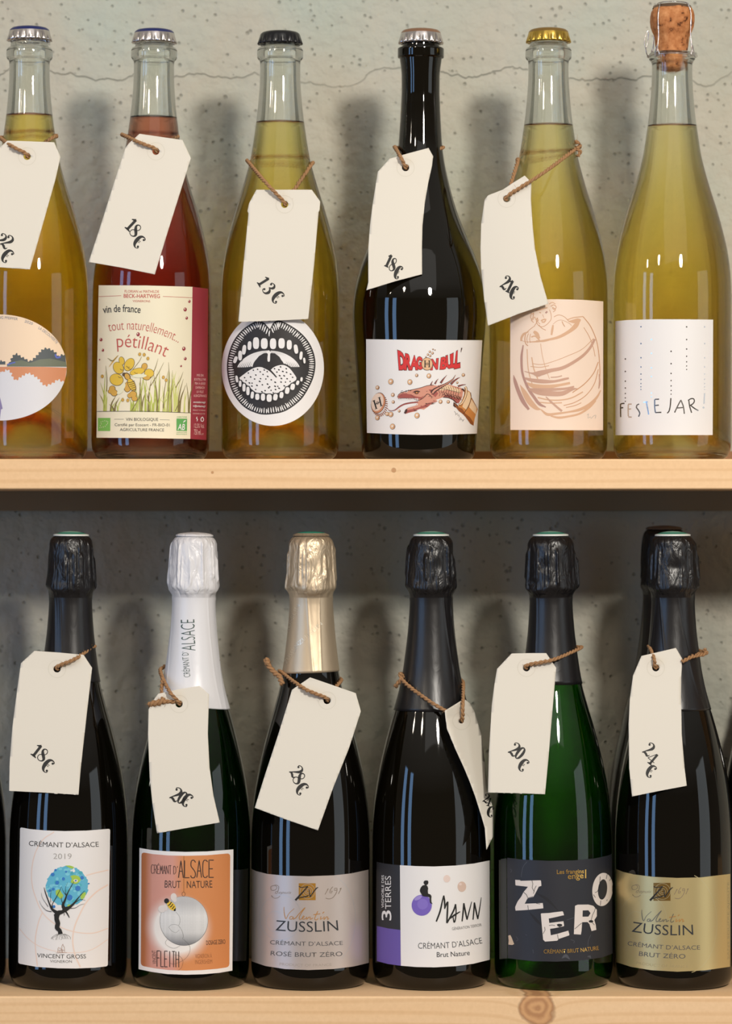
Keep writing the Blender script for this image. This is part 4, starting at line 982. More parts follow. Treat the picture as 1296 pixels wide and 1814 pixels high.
for i in range(8): x = 480 + i * 14; A.poly(ZL(z, [(x, 754 - i * 4), (x + 10, 750 - i * 4), (x + 6, 724 - i * 4)]), PAPER, 6, 'illustration')
for i in range(26): x, y_ = rj.uniform(400, 760), rj.uniform(560, 650); A.stroke(ZL(z, [(x, y_), (x + rj.uniform(6, 18), y_ + rj.uniform(-8, 4))]), 0.6, DBR, 5)
for i in range(16): x = rj.uniform(480, 760); yy = 800 - (x - 480) * 0.4 + rj.uniform(-20, 8); A.stroke(ZL(z, [(x, yy, 1.2), (x + rj.uniform(16, 40), yy + rj.uniform(-4, 14), 0.2)]), 1, DBR if i % 2 else FLESH2, 5)
A.poly(ZL(z, [(445, 802), (458, 770), (480, 760), (475, 795), (458, 815)]), DBR, 4, 'illustration')
A.stroke(ZL(z, [(1040, 555, 2.6), (1058, 560, 2.8), (1068, 580, 1.4)]), 2, DBR, 7); A.ring(*z(1045, 625), 5.6, 16.5, 2.4, ORG3, 7, rot=0.32, a0=-92, a1=100); A.ring(*z(1050, 625), 6.6, 17.6, 0.6, DBR, 8, rot=0.32, a0=-92, a1=100); A.ring(*z(1037, 623), 5.0, 15.5, 0.5, DBR, 8, rot=0.32, a0=-92, a1=100)
A.stroke(ZL(z, [(968, 785), (985, 815), (978, 830), (1000, 805), (1004, 835), (1018, 822), (1016, 850)]), 0.5, INK, 2); A.stroke(ZL(z, [(1020, 880), (1032, 850), (1040, 862), (1030, 880), (1046, 872), (1056, 882), (1052, 895), (1068, 870)]), 0.5, INK, 2)
A.build(u4.root)

# barrel drawing label
A = Art(BottleCanvas(u5)); z = Z(895, 520, 7.005)
BLUSH = mat('blush label paper', (240, 216, 196), 0.6); S1 = mat('sepia wash', (200, 158, 136), 0.6); S2 = mat('light sepia wash', (216, 172, 138), 0.6); S3 = mat('fine sepia line', (204, 152, 112), 0.6); S4 = mat('dark sepia wash', (184, 142, 128), 0.6)
A.poly(ZL(z, [(60, 98), (330, 76), (640, 70), (950, 78), (1213, 97), (1211, 900), (1210, 1697), (640, 1696), (60, 1693), (58, 900)]), BLUSH)
for pts, w_, m_ in (
    ([(220, 640, 2), (200, 780, 4), (205, 950, 4), (235, 1070, 4), (290, 1190, 5), (350, 1280, 5), (420, 1370, 5), (500, 1410, 2)], 4, S4), ([(268, 690), (275, 860), (290, 980), (330, 1120)], 1.6, S2), ([(325, 790), (350, 930), (400, 1060)], 2, S2), ([(435, 620), (455, 760), (495, 920), (545, 1060)], 1, S2),
    ([(100, 1010, 0.5), (120, 1090, 5.5), (160, 1210, 6.5), (220, 1340, 7), (290, 1440, 4)], 6, S4), ([(180, 1130, 0.5), (235, 1230, 8), (300, 1340, 10), (380, 1420, 7), (440, 1440, 1)], 7, S2),
    ([(195, 580, 1), (260, 600, 1), (400, 595, 3), (520, 575, 3.5), (660, 540, 5), (790, 470, 6), (870, 400, 8), (915, 330, 4)], 5, S2), ([(790, 345, 2), (850, 345, 7), (905, 335, 8), (930, 320, 2)], 6, S2), ([(770, 325), (840, 300), (960, 285)], 1.8, S2), ([(960, 285), (1050, 400), (1120, 560), (1150, 700), (1165, 850), (1170, 1000), (1155, 1180)], 1.4, S3),
    ([(195, 590, 3), (200, 545, 4), (230, 500, 4), (290, 475, 1)], 3, S2), ([(265, 480), (310, 440), (365, 400)], 1, S3), ([(350, 470, 4), (385, 500, 7), (420, 560, 4)], 5, S2), ([(320, 540), (370, 530), (430, 590)], 2.4, S2), ([(380, 590), (470, 590), (540, 575)], 3, S2),
    ([(235, 965, 1), (330, 990, 3), (420, 990, 9), (560, 955, 6.5), (700, 925, 6), (830, 860, 5.5), (960, 770, 5), (1050, 670, 4.5), (1105, 565, 4)], 6, S1), ([(360, 1000), (400, 1020), (440, 1005)], 4, S1), ([(335, 870), (450, 880), (600, 840), (780, 770), (950, 690), (1090, 560)], 0.9, S3), ([(310, 905), (430, 915), (540, 895)], 1, S3),
    ([(240, 1050, 3), (330, 1075, 6), (460, 1090, 7), (600, 1090, 4.5), (740, 1060, 4), (785, 1050, 3)], 6, S1), ([(560, 1040), (640, 1035), (700, 1020)], 1.8, S1), ([(260, 1110, 3), (360, 1150, 8), (500, 1160, 8), (650, 1140, 5), (800, 1110, 4)], 7, S2), ([(280, 1180, 3), (400, 1220, 9), (540, 1240, 9), (700, 1240, 8), (820, 1190, 5), (890, 1180, 1)], 8, S1), ([(300, 1190, 4), (420, 1195, 6), (600, 1190, 5), (740, 1180, 4), (850, 1155, 3)], 5, S1),
    ([(400, 1290), (540, 1320), (700, 1320), (830, 1290), (960, 1220)], 2.2, S2), ([(420, 1350), (560, 1360), (700, 1355)], 2, S2), ([(500, 1280, 1.5), (560, 1340, 3.4), (640, 1410, 3.6), (700, 1460, 4)], 3, S1), ([(830, 1230), (980, 1120), (1090, 990), (1150, 850)], 1.6, S3), ([(720, 1390), (860, 1350), (1000, 1260), (1100, 1120), (1150, 940)], 1.3, S3), ([(750, 1415), (860, 1390), (940, 1355)], 1.2, S3),
    ([(440, 1440, 2), (520, 1500, 5), (640, 1490, 4), (780, 1470, 3), (920, 1440, 5), (1040, 1380, 6), (1130, 1290, 4), (1180, 1200, 2)], 4, S2), ([(560, 1520, 2), (660, 1540, 4), (780, 1525, 3.5), (920, 1490, 3.5), (1040, 1410, 4), (1120, 1330, 2)], 4, S2), ([(970, 420), (1040, 540), (1090, 680), (1110, 780)], 1, S3), ([(1160, 1000, 1.4), (1168, 1100, 2.6), (1155, 1180, 1.5)], 2, S1),
    ([(600, 290), (660, 265), (730, 290), (790, 350)], 1, S3), ([(590, 390, 2.5), (580, 450, 4), (570, 515, 3)], 3, S2), ([(700, 345), (715, 380), (735, 410)], 1.4, S3), ([(360, 400), (390, 350), (400, 300)], 1, S3), ([(415, 390), (450, 430), (500, 455)], 1.1, S3), ([(590, 380), (640, 340), (700, 330), (790, 370), (820, 400)], 0.7, S3), ([(250, 500), (240, 560), (250, 620), (280, 650)], 1.4, S3), ([(285, 495), (265, 560), (275, 620)], 1.0, S3), ([(310, 500), (300, 570), (310, 610)], 1.0, S3),
    ([(325, 240), (310, 290), (335, 330), (360, 290), (380, 330)], 1.4, S2), ([(390, 300), (385, 360), (430, 410), (490, 400), (560, 330), (565, 260), (545, 200)], 1.0, S3), ([(500, 225), (515, 240)], 4.2, S4), ([(420, 235), (440, 240)], 1.4, S3), ([(440, 340), (465, 325), (500, 320), (480, 355), (450, 350)], 2.6, S2), ([(415, 320), (400, 350), (430, 380)], 0.9, S3), ([(560, 160), (600, 140), (630, 170), (600, 200), (580, 170), (620, 200), (590, 230)], 1.1, S3), ([(540, 130), (580, 110), (620, 130)], 0.9, S3), ([(370, 215), (430, 200), (520, 175)], 2.2, S2), ([(330, 260), (350, 240), (340, 300), (320, 330), (350, 360)], 1.1, S3), ([(460, 260), (475, 300)], 0.8, S3), ([(1010, 1510), (1030, 1490), (1020, 1545), (1050, 1530), (1060, 1550), (1090, 1520), (1120, 1510), (1110, 1550)], 0.6, INKL)):
    A.stroke(ZL(z, pts), w_, m_, 1 if m_ in (S2, S3) else 2)
A.build(u5.root)

# plain white label with foil lettering
A = Art(BottleCanvas(u6)); z = Z(1080, 560, 6.82)
FOILP = mat('silver foil print', (190, 186, 184), 0.18, metal=1.0)
A.poly(ZL(z, [(62, 62), (200, 48), (500, 38), (860, 38), (1245, 42), (1243, 740), (1240, 1437), (640, 1437), (65, 1438), (63, 740)]), PAPER)
for pts in ([(130, 1220), (128, 1140), (128, 1062)], [(125, 1066), (150, 1055), (176, 1054)], [(130, 1110), (160, 1106)], [(222, 1210), (220, 1140), (222, 1068)], [(220, 1064), (262, 1062)], [(222, 1125), (255, 1120)], [(222, 1218), (262, 1220)],
            [(352, 1062), (325, 1075), (318, 1100), (345, 1140), (360, 1175), (345, 1215)], [(402, 1042), (455, 1035)], [(440, 1040), (455, 1120), (468, 1190)], [(540, 1008), (540, 1100), (548, 1165)], [(540, 1006), (592, 1003)], [(545, 1080), (590, 1075)], [(548, 1165), (620, 1162)],
            [(735, 990), (728, 1080), (712, 1150), (690, 1172)], [(780, 1165), (815, 1090), (855, 1015)], [(855, 1012), (885, 1090), (898, 1180)], [(805, 1110), (880, 1105)], [(950, 1010), (962, 1090), (985, 1168)], [(942, 1020), (975, 998), (1010, 1000), (1018, 1030), (1000, 1060), (965, 1080)], [(975, 1080), (1020, 1115), (1068, 1142)], [(1142, 930), (1134, 1060)]):
    A.stroke(ZL(z, pts), 2.1, FOILP, 1, 'lettering')
A.ell(*z(1128, 1105), 1.7, 1.7, FOILP, 1, 'lettering')
for x, ys in ((186, (518, 668, 786, 868, 935, 988, 1030)), (374, (128, 332, 503, 614, 700, 765, 815, 853, 886)), (500, (283, 450, 625, 730, 930, 975)), (738, (425, 574, 692, 778, 843, 898, 943)), (925, (130, 283, 398, 485, 552, 603, 645)), (1142, (130, 332, 503, 614, 700, 762, 815, 853, 886))):
    for i, yy in enumerate(ys): A.ell(*z(x, yy), 1.35 - i * 0.05, 1.5 - i * 0.06, FOILP, 1, n=10)
A.build(u6.root)

# ------------------------------------------------------------------ labels of the lower row
def rounded(pts, corners, r):
    """replace the listed corner indices by short arcs"""
    o = []
    n = len(pts)
    for i, p in enumerate(pts):
        if i not in corners: o.append(p); continue
        a, b = pts[i - 1], pts[(i + 1) % n]
        la, lb = math.dist(p, a), math.dist(p, b)
        s = (p[0] + (a[0] - p[0]) * r / la, p[1] + (a[1] - p[1]) * r / la); e_ = (p[0] + (b[0] - p[0]) * r / lb, p[1] + (b[1] - p[1]) * r / lb)
        for t in (0, .2, .4, .6, .8, 1): o.append(tuple((1 - t) ** 2 * s[k] + 2 * t * (1 - t) * p[k] + t * t * e_[k] for k in (0, 1)))
    return o
# tree label
A = Art(BottleCanvas(l1)); z = Z(20, 1460, 6.72)
PEACHL = mat('peach loop print', (238, 214, 200), 0.55)
A.poly(ZL(z, rounded([(104, 36), (220, 58), (400, 74), (640, 82), (900, 76), (1176, 54), (1172, 300), (1148, 1690), (1000, 1708), (760, 1718), (560, 1715), (300, 1698), (82, 1658), (90, 900)], (0, 5, 7, 12), 26)), PAPER)
for pts, w_ in (([(510, 92), (380, 180), (290, 330), (245, 520), (248, 720), (300, 900), (370, 1050), (480, 1160), (620, 1240), (800, 1290), (980, 1295), (1148, 1240)], 1.8), ([(1155, 545), (1000, 580), (890, 610)], 2.0), ([(1150, 720), (1020, 800), (900, 920), (820, 1060), (750, 1230), (730, 1400), (760, 1560), (820, 1700)], 2.6), ([(370, 1050), (320, 1180), (285, 1400), (310, 1690)], 2.0), ([(95, 1240), (200, 1360), (330, 1450), (520, 1510), (760, 1530), (960, 1490), (1150, 1370)], 1.2)):
    A.stroke(ZL(z, pts), w_, PEACHL, 1)
A.text('CRÉMANT D’ALSACE', z(208, 254), z(1040, 266), 8.6, INKG, bow=-2.3)
A.text('2019', z(498, 412), z(718, 412), 9.6, INKL, bow=-0.3, offset=-0.006)
TQ = mat('turquoise print', (96, 182, 210), 0.6); TQ2 = mat('blue dot print', (52, 122, 196), 0.6); TQ3 = mat('light turquoise print', (126, 204, 222), 0.6); LIME = mat('lime print', (166, 200, 80), 0.6)
rnd = random.Random(8)
blob = []
for i in range(90):
    a = 2 * PI * i / 90; blob.append((665 + 250 * math.cos(a) + rnd.uniform(-9, 9), 740 + 250 * math.sin(a) * (0.96 if math.sin(a) < 0 else 0.95) + rnd.uniform(-9, 9)))
A.poly(ZL(z, blob), TQ, 1, 'illustration')
A.poly(ZL(z, [(700, 545), (740, 500), (760, 560), (720, 590)]), PAPER, 2, 'illustration'); A.poly(ZL(z, [(400, 880), (470, 900), (540, 960), (600, 975), (580, 1000), (480, 1000)]), PAPER, 2, 'illustration')
for _ in range(60):
    a, r_ = rnd.uniform(0, 2 * PI), 235 * math.sqrt(rnd.uniform(0, 1)); A.ell(*z(665 + r_ * math.cos(a), 735 + r_ * 0.93 * math.sin(a)), rnd.uniform(2, 5), rnd.uniform(1.5, 4), rnd.choice([TQ3, TQ3, TQ, mat('teal print', (74, 176, 190), 0.6)]), 2, n=9)
for a, b_, r_ in ((494, 598, 3.2), (620, 650, 2.9), (546, 695, 3.4), (790, 762, 4.6), (694, 872, 5.0), (840, 637, 3.2), (500, 772, 2.5), (527, 545, 2.0), (652, 565, 1.8), (508, 980, 2.6), (458, 790, 2.4), (920, 706, 1.4), (765, 668, 1.6)): A.ell(*z(a, b_), r_, r_, TQ2, 5)
for pts in ([(700, 620), (740, 605), (800, 620), (825, 660), (790, 700), (750, 710), (705, 690), (720, 650)], [(530, 790), (570, 775), (600, 820), (620, 850), (590, 890), (560, 860), (530, 840)], [(820, 860), (850, 820), (885, 810), (870, 870), (830, 895)], [(640, 492), (700, 492), (750, 515), (720, 530)], [(660, 970), (690, 950), (720, 965), (690, 990)]): A.poly(ZL(z, pts), LIME, 4, 'illustration', smooth=True)
A.ell(*z(765, 672), 3.8, 2.8, CREAMP, 5); A.ell(*z(765, 672), 1.7, 1.4, TQ2, 6)
for pts in ([(585, 1305, 8), (575, 1265, 7), (545, 1230, 8), (555, 1180, 8), (540, 1120, 8), (555, 1060, 9), (610, 1040, 6), (650, 1010, 8), (690, 990, 5), (740, 945, 3.4), (800, 870, 1.6), (870, 790, 0.6)], [(555, 1060, 7), (510, 1030, 5), (480, 1000, 3.4), (450, 930, 2.2), (410, 820, 1.6), (392, 750, 0.6)], [(640, 1020, 7), (615, 965, 5), (640, 900, 3.2), (660, 840, 2), (700, 760, 1.4), (745, 680, 0.6)], [(490, 1000, 2), (490, 950, 1.4), (540, 860, 1.1), (600, 740, 0.5)], [(480, 1040, 1.2), (420, 1025, 0.8), (365, 970, 0.5), (335, 910, 0.3)], [(440, 980, 0.9), (400, 920, 0.6), (370, 870, 0.5), (360, 815, 0.3)], [(650, 1040, 2.6), (675, 1080, 1.8), (690, 1110, 1.2)], [(730, 960, 1.2), (790, 910, 0.9), (830, 895, 0.6), (880, 905, 0.3)], [(700, 1000, 1), (760, 995, 0.7), (820, 960, 0.5), (870, 945, 0.3)], [(655, 850, 1), (620, 800, 0.6), (605, 760, 0.3)], [(650, 840, 0.8), (645, 760, 0.5), (670, 690, 0.3)], [(610, 940, 1), (595, 890, 0.7), (600, 860, 0.3)], [(520, 1090, 2.4), (510, 1070, 1)], [(630, 1060, 1.2), (628, 1090, 0.5)], [(470, 930, 0.8), (470, 840, 0.5), (480, 780, 0.3)]):
    A.stroke(ZL(z, pts), 3, INK, 7)
for i in range(11):
    x0 = 545 + i * 9; A.stroke(ZL(z, [(x0, 1305), (x0 + (i - 5) * 9, 1330 + rnd.uniform(-8, 8)), (x0 + (i - 5) * 14 + rnd.uniform(-14, 14), 1355 + rnd.uniform(-10, 25)), (x0 + (i - 5) * 13, 1375 + rnd.uniform(-20, 10))]), 0.45, INKG, 3)
CH = mat('umber line print', (168, 134, 116), 0.6)
for pts in ([(555, 1530), (555, 1480), (562, 1465), (572, 1480), (580, 1470), (590, 1480), (596, 1500)], [(600, 1500), (602, 1450), (612, 1425), (622, 1460), (630, 1455), (634, 1520)], [(530, 1532), (660, 1528)], [(560, 1500), (630, 1500)], [(575, 1530), (575, 1505)], [(610, 1528), (610, 1490)], [(590, 1525), (598, 1505), (606, 1525)]): A.stroke(ZL(z, pts), 0.7, CH, 2, smooth=False)
A.text('VINCENT GROSS', z(305, 1584), z(888, 1596), 7.2, INKG, bow=-1.2); A.text('VIGNERON', z(460, 1645), z(720, 1648), 4.6, INKG, bow=-0.4, offset=-0.008)
A.build(l1.root)

# orange label with bee and ball
A = Art(BottleCanvas(l2)); z = Z(235, 1495, 6.82)
def orange_print():
    m = mat('orange and pink gradient print', (214, 140, 84), 0.55); nd, lk, b = nodes_of(m)
    tcn = N(nd, 'TexCoord'); s = N(nd, 'SeparateXYZ'); lk.new(tcn.outputs['Object'], s.inputs[0])
    th = mth(nd, lk, 'MULTIPLY', s.outputs['X'], 1.0 / 0.042)
    r = ramp(nd, [(0.0, lin((180, 112, 72))), (0.10, lin((182, 110, 66))), (0.17, lin((208, 148, 132))), (0.36, lin((212, 152, 136))), (0.46, lin((214, 140, 86))), (1.0, lin((206, 128, 70)))])
    lk.new(mth(nd, lk, 'MULTIPLY_ADD', th, 0.55, 0.5), r.inputs[0])
    # printed pale halo around the ball
    bz = (l2.bpy - 1632) * U; dx = mth(nd, lk, 'ADD', s.outputs['X'], 16 * U); dz = mth(nd, lk, 'SUBTRACT', s.outputs['Z'], bz)
    d = mth(nd, lk, 'SQRT', mth(nd, lk, 'ADD', mth(nd, lk, 'MULTIPLY', dx, dx), mth(nd, lk, 'MULTIPLY', dz, dz)))
    hal = mth(nd, lk, 'SUBTRACT', 1.0, mth(nd, lk, 'MULTIPLY', mth(nd, lk, 'SUBTRACT', d, 41 * U), 1 / (24 * U)), clamp=True)
    hal = mth(nd, lk, 'MULTIPLY', hal, hal)
    lk.new(mixc(nd, lk, hal, r.outputs[0], lin((240, 234, 228))), b.inputs['Base Color'])
    return m
def ball_print():
    m = mat('grey ball print', (200, 200, 200), 0.55); nd, lk, b = nodes_of(m)
    tcn = N(nd, 'TexCoord'); s = N(nd, 'SeparateXYZ'); lk.new(tcn.outputs['Object'], s.inputs[0])
    t = mth(nd, lk, 'MULTIPLY', mth(nd, lk, 'SUBTRACT', s.outputs['Z'], (l2.bpy - 1676) * U), 1 / (88 * U))
    r = ramp(nd, [(0.0, lin((86, 86, 90))), (0.22, lin((140, 140, 142))), (0.42, lin((214, 213, 212))), (0.75, lin((226, 225, 224))), (1.0, lin((196, 195, 196)))]); lk.new(t, r.inputs[0])
    v = N(nd, 'TexVoronoi'); v.inputs['Scale'].default_value = 900; v.inputs['Randomness'].default_value = 0.1; lk.new(tcn.outputs['Object'], v.inputs['Vector'])
    rr = ramp(nd, [(0.2, (0.82, 0.82, 0.82)), (0.5, (1, 1, 1))]); lk.new(v.outputs['Distance'], rr.inputs[0])
    lk.new(mixc(nd, lk, 0.8, r.outputs[0], rr.outputs[0], 'MULTIPLY'), b.inputs['Base Color'])
    return m
A.poly(ZL(z, [(80, 48), (220, 72), (400, 88), (640, 96), (900, 90), (1215, 66), (1210, 700), (1202, 1530), (1050, 1556), (850, 1574), (640, 1580), (420, 1572), (230, 1546), (70, 1512), (74, 800)]), PAPER)
A.poly(ZL(z, rounded([(106, 98), (240, 122), (420, 138), (640, 143), (900, 136), (1176, 112), (1172, 700), (1166, 1486), (1020, 1508), (830, 1524), (640, 1530), (430, 1523), (250, 1500), (97, 1470), (102, 800)], (0, 5, 7, 13), 44)), orange_print(), 1)
DI = mat('dark brown lettering', (62, 44, 36), 0.55)
def thinword(word, x0, x1, yt, yb, tl=0.0, w_=0.9, m_=None, ytr=None, part='lettering'):
    """tall single-line capitals between (x0..x1), top yt and bottom yb"""
    G = {'A': [[(0, 1), (.5, 0), (1, 1)], [(.2, .62), (.8, .62)]], 'L': [[(0, 0), (0, 1), (1, 1)]], 'S': [[(1, .12), (.75, 0), (.25, 0), (.05, .15), (.1, .35), (.5, .5), (.9, .66), (1, .85), (.75, 1), (.2, 1), (0, .88)]], 'C': [[(1, .1), (.7, 0), (.3, 0), (0, .2), (0, .8), (.3, 1), (.7, 1), (1, .9)]],
         'E': [[(1, 0), (0, 0), (0, 1), (1, 1)], [(0, .5), (.8, .5)]], 'É': [[(1, 0), (0, 0), (0, 1), (1, 1)], [(0, .5), (.8, .5)], [(.4, -.08), (.7, -.2)]], 'R': [[(0, 1), (0, 0), (.6, 0), (.95, .15), (.95, .38), (.6, .52), (0, .52)], [(.5, .52), (1, 1)]], 'M': [[(0, 1), (.08, 0), (.5, .7), (.92, 0), (1, 1)]], 'N': [[(0, 1), (0, 0), (1, 1), (1, 0)]],
         'T': [[(0, 0), (1, 0)], [(.5, 0), (.5, 1)]], 'D': [[(0, 0), (0, 1), (.5, 1), (1, .75), (1, .25), (.5, 0), (0, 0)]], 'F': [[(1, 0), (0, 0), (0, 1)], [(0, .45), (.8, .45)]], 'I': [[(.5, 0), (.5, 1)]], 'H': [[(0, 0), (0, 1)], [(1, 0), (1, 1)], [(0, .5), (1, .5)]], 'V': [[(0, 0), (.5, 1), (1, 0)]], "'": [[(.5, 0), (.3, .2)]]}
    n_ = len(word); wd = (x1 - x0) / n_; ytr = yt if ytr is None else ytr
    for i, ch in enumerate(word):
        for st in G[ch]:
            A.stroke(ZL(z, [(x0 + (i + .1 + .78 * p[0]) * wd, (yt + (ytr - yt) * i / n_) + p[1] * (yb - yt) + tl * (i / n_)) for p in st]), w_, m_ or DI, 3, part, smooth=(ch in 'SC'))
thinword('CRÉMANT', 222, 470, 250, 355, 12, 0.9); thinword("D'", 490, 560, 268, 362, 0, 0.9); thinword('ALSACE', 545, 985, 200, 408, -6, 1.6)
A.stroke(ZL(z, [(617, 145), (616, 580)]), 0.5, DI, 2)
A.text('BRUT', z(384, 526), z(578, 532), 12.6, DI, offset=0.0, bow=-0.2); A.text('NATURE', z(652, 532), z(960, 526), 12.4, DI, bow=-0.2)
A.ring(*z(613, 605), 2.9, 3.7, 0.5, DI, 3)
A.ell(*z(617, 930), 42.6, 43.8, mat('ball outline print', (110, 108, 108), 0.55), 2, n=72); A.ell(*z(617, 928), 42.0, 43.2, ball_print(), 3, n=72)
for pts in ([(520, 820), (560, 870), (572, 930), (555, 985)], [(430, 1010), (470, 975), (540, 980), (590, 1040), (610, 1110), (600, 1150)], [(420, 1150), (395, 1190), (420, 1230), (500, 1260), (570, 1230)], [(610, 1150), (680, 1220), (690, 1290), (650, 1370), (580, 1420), (500, 1450), (450, 1440)], [(500, 1340), (560, 1350), (605, 1410), (590, 1490), (550, 1525)], [(440, 1010), (470, 1050), (520, 1070), (560, 1040)]): A.stroke(ZL(z, pts), 0.35, INKG, 4)
BY = mat('bee yellow print', (236, 196, 56), 0.5)
for a, b_, rx, ry in ((495, 640, 5.4, 6.8), (508, 672, 3.4, 4.6), (355, 785, 6.6, 6.4), (395, 772, 4.0, 5.6)): A.ell(*z(a, b_), rx, ry, mat('bee wing print', (226, 216, 210), 0.5), 5)
A.ell(*z(411, 687), 4.3, 4.6, INK, 6); A.ell(*z(468, 748), 5.8, 9.6, BY, 6, rot=-0.72)
for t in range(4): A.stroke(ZL(z, [(428 + t * 24, 745 + t * 19), (450 + t * 20, 730 + t * 20), (470 + t * 16, 698 + t * 26)]), 1.6, INK, 7)
A.ell(*z(508, 797), 1.8, 1.8, INK, 7)
A.text('DOSAGE ZERO', z(888, 1220), z(1118, 1204), 7.6, DI, offset=0.004); thinword('FLEITH', 288, 560, 1290, 1480, 10, 1.1); thinword('FLEITH', 292, 564, 1294, 1484, 10, 0.5)
A.text('VINCENT', z(286, 1448), z(278, 1284), 6.8, DI, offset=-0.005)
BRL = mat('brown lettering', (150, 92, 52), 0.55)
A.text('VIGNERON À', z(754, 1382), z(955, 1376), 7.6, BRL, offset=-0.01); A.text('INGERSHEIM', z(754, 1452), z(958, 1444), 7.4, BRL, offset=-0.01)
A.build(l2.root)
# lettering printed up the white foil
A = Art(BottleCanvas(l2, extra=1.6, rref=60)); FD = mat('dark green foil lettering', (52, 76, 66), 0.5)
A.text('CRÉMANT D’', (337, 1199), (333.5, 1154), 11.5, FD, 1, 'lettering', offset=-0.012); A.text('ALSACE', (346.5, 1152), (344.5, 1097), 25, FD, 1, 'lettering', offset=-0.016)
for o_ in A.build(f2).values(): o_['label'] = 'dark lettering printed up the white foil'

# silvery pink and gold labels share one design
def wine_house_label(b, z, edge, face, k, lines, gold):
    A = Art(BottleCanvas(b))
    A.poly(ZL(z, edge), face)
    EMB = mat('pale embossed line' if not gold else 'pale gold embossed line', (206, 200, 198) if not gold else (214, 198, 150), 0.4, metal=0.6)
    for x, y_, rx, ry, a0, a1 in k['rings']: A.ring(*z(x, y_), rx, ry, 1.0, EMB, 1, a0=a0, a1=a1)
    SQ = mat('bronze foil square' if gold else 'amber foil square', (140, 106, 50) if gold else (206, 150, 62), 0.35, metal=0.6)
    x0, y0, x1, y1 = k['sq']
    A.poly(ZL(z, [(x0, y0), (x1, y0), (x1, y1), (x0, y1)]), SQ, 1, 'illustration')
    cx_, cy_ = (x0 + x1) / 2 + 5, (y0 + y1) / 2 - 4; w_ = (x1 - x0) / 170
    for r_ in (13, 8.5, 5, 2.4): A.ring(*z(cx_, cy_), r_ * w_, r_ * w_, 0.6, EMB, 2)
    o = lambda x, y_: (cx_ + (x - 627) * w_, cy_ + (y_ - 256) * w_)
    for pts in ([(540, 205, 1.6), (555, 215, 1.4), (590, 214, 1.2), (630, 206, 1.6)], [(630, 206, 1.8), (590, 250, 2.2), (545, 300, 2.8), (504, 346, 3.6)], [(510, 336, 1), (560, 318, 1.6), (620, 306, 2.0), (638, 296, 1.2)], [(640, 232, 1.0), (645, 270, 1.6), (652, 312, 2.0)], [(652, 312, 1.8), (680, 270, 1.8), (715, 225, 2), (732, 215, 1)]):
        A.stroke(ZL(z, [(*o(p[0], p[1]), p[2]) for p in pts]), 2, INK, 3)
    SC = mat('grey brown script', (132, 114, 96), 0.5); ora = mat('copper script', (206, 148, 80), 0.4, metal=0.5)
    dx, dy = k['dep']
    for pts in ([(280, 195), (258, 205), (262, 240), (300, 240), (320, 215), (300, 192), (265, 200)], [(325, 252), (306, 258), (300, 274), (318, 276), (330, 250), (338, 205), (310, 188), (285, 196)], [(275, 312), (262, 295), (290, 322), (330, 318), (350, 300)]):
        A.stroke(ZL(z, [(p[0] + dx, p[1] + dy) for p in pts]), 0.7, SC, 2, 'lettering')
    A.text('epuis', z(336 + dx, 276 + dy), z(466 + dx, 278 + dy), 4.6, SC, 2, 'lettering', offset=-0.012, shear=0.45)
    dx, dy, q = k['yr']
    for pts in ([(830, 240), (842, 225), (808, 285)], [(888, 205), (862, 240), (858, 270), (876, 268), (884, 250), (866, 252)], [(925, 240), (905, 245), (908, 222), (930, 220), (925, 265), (890, 315), (850, 330), (815, 322)], [(958, 230), (975, 218), (945, 280)]):
        A.stroke(ZL(z, [(815 + (p[0] - 815) * q + dx, p[1] + dy) for p in pts]), 0.9, SC, 2, 'lettering')
    dx, dy = k['val']
    for i, pts in enumerate(([(392, 410, .6), (390, 440, 1), (398, 500, 1.4), (412, 532, 1.2), (440, 480, .9), (495, 428, .7)], [(478, 510), (455, 512), (448, 535), (468, 538), (486, 512), (484, 540), (505, 525)], [(505, 530), (555, 470), (605, 420), (570, 470), (545, 520), (550, 542), (575, 530)], [(575, 525), (600, 510), (590, 502), (578, 520), (585, 540), (615, 528)], [(622, 512), (622, 540), (645, 515), (660, 515), (655, 540), (685, 525)], [(735, 455), (715, 500), (702, 535), (715, 548), (740, 530)], [(690, 492), (760, 482)], [(768, 508), (760, 540), (785, 525)], [(782, 478), (800, 462)], [(800, 510), (798, 542), (825, 512), (838, 515), (832, 542), (850, 530)])):
        A.stroke(ZL(z, [(p[0] + dx, p[1] + dy, *p[2:]) for p in pts]), 1.3, ora if not gold or i > 5 else mat('steel script', (120, 116, 104), 0.4, metal=0.5), 2, 'lettering')
    for body, p0, p1, h, bow, off, m_ in lines: A.text(body, z(*p0), z(*p1), h, m_, 2, 'lettering', bow=bow, offset=off)
    return A.build(b.root)
DARKT = mat('slate ink', (44, 46, 50), 0.5); GREYT = mat('grey ink', (88, 86, 86), 0.5); FAINT = mat('faint ink', (176, 162, 152), 0.5); FAINTG = mat('faint gold ink', (176, 160, 118), 0.5)
SILV = mat('silvery pink label foil', (214, 200, 192), 0.42, metal=0.6); GOLDL = mat('gold label foil', (214, 194, 140), 0.38, metal=0.65)
z = Z(435, 1535, 5.76)
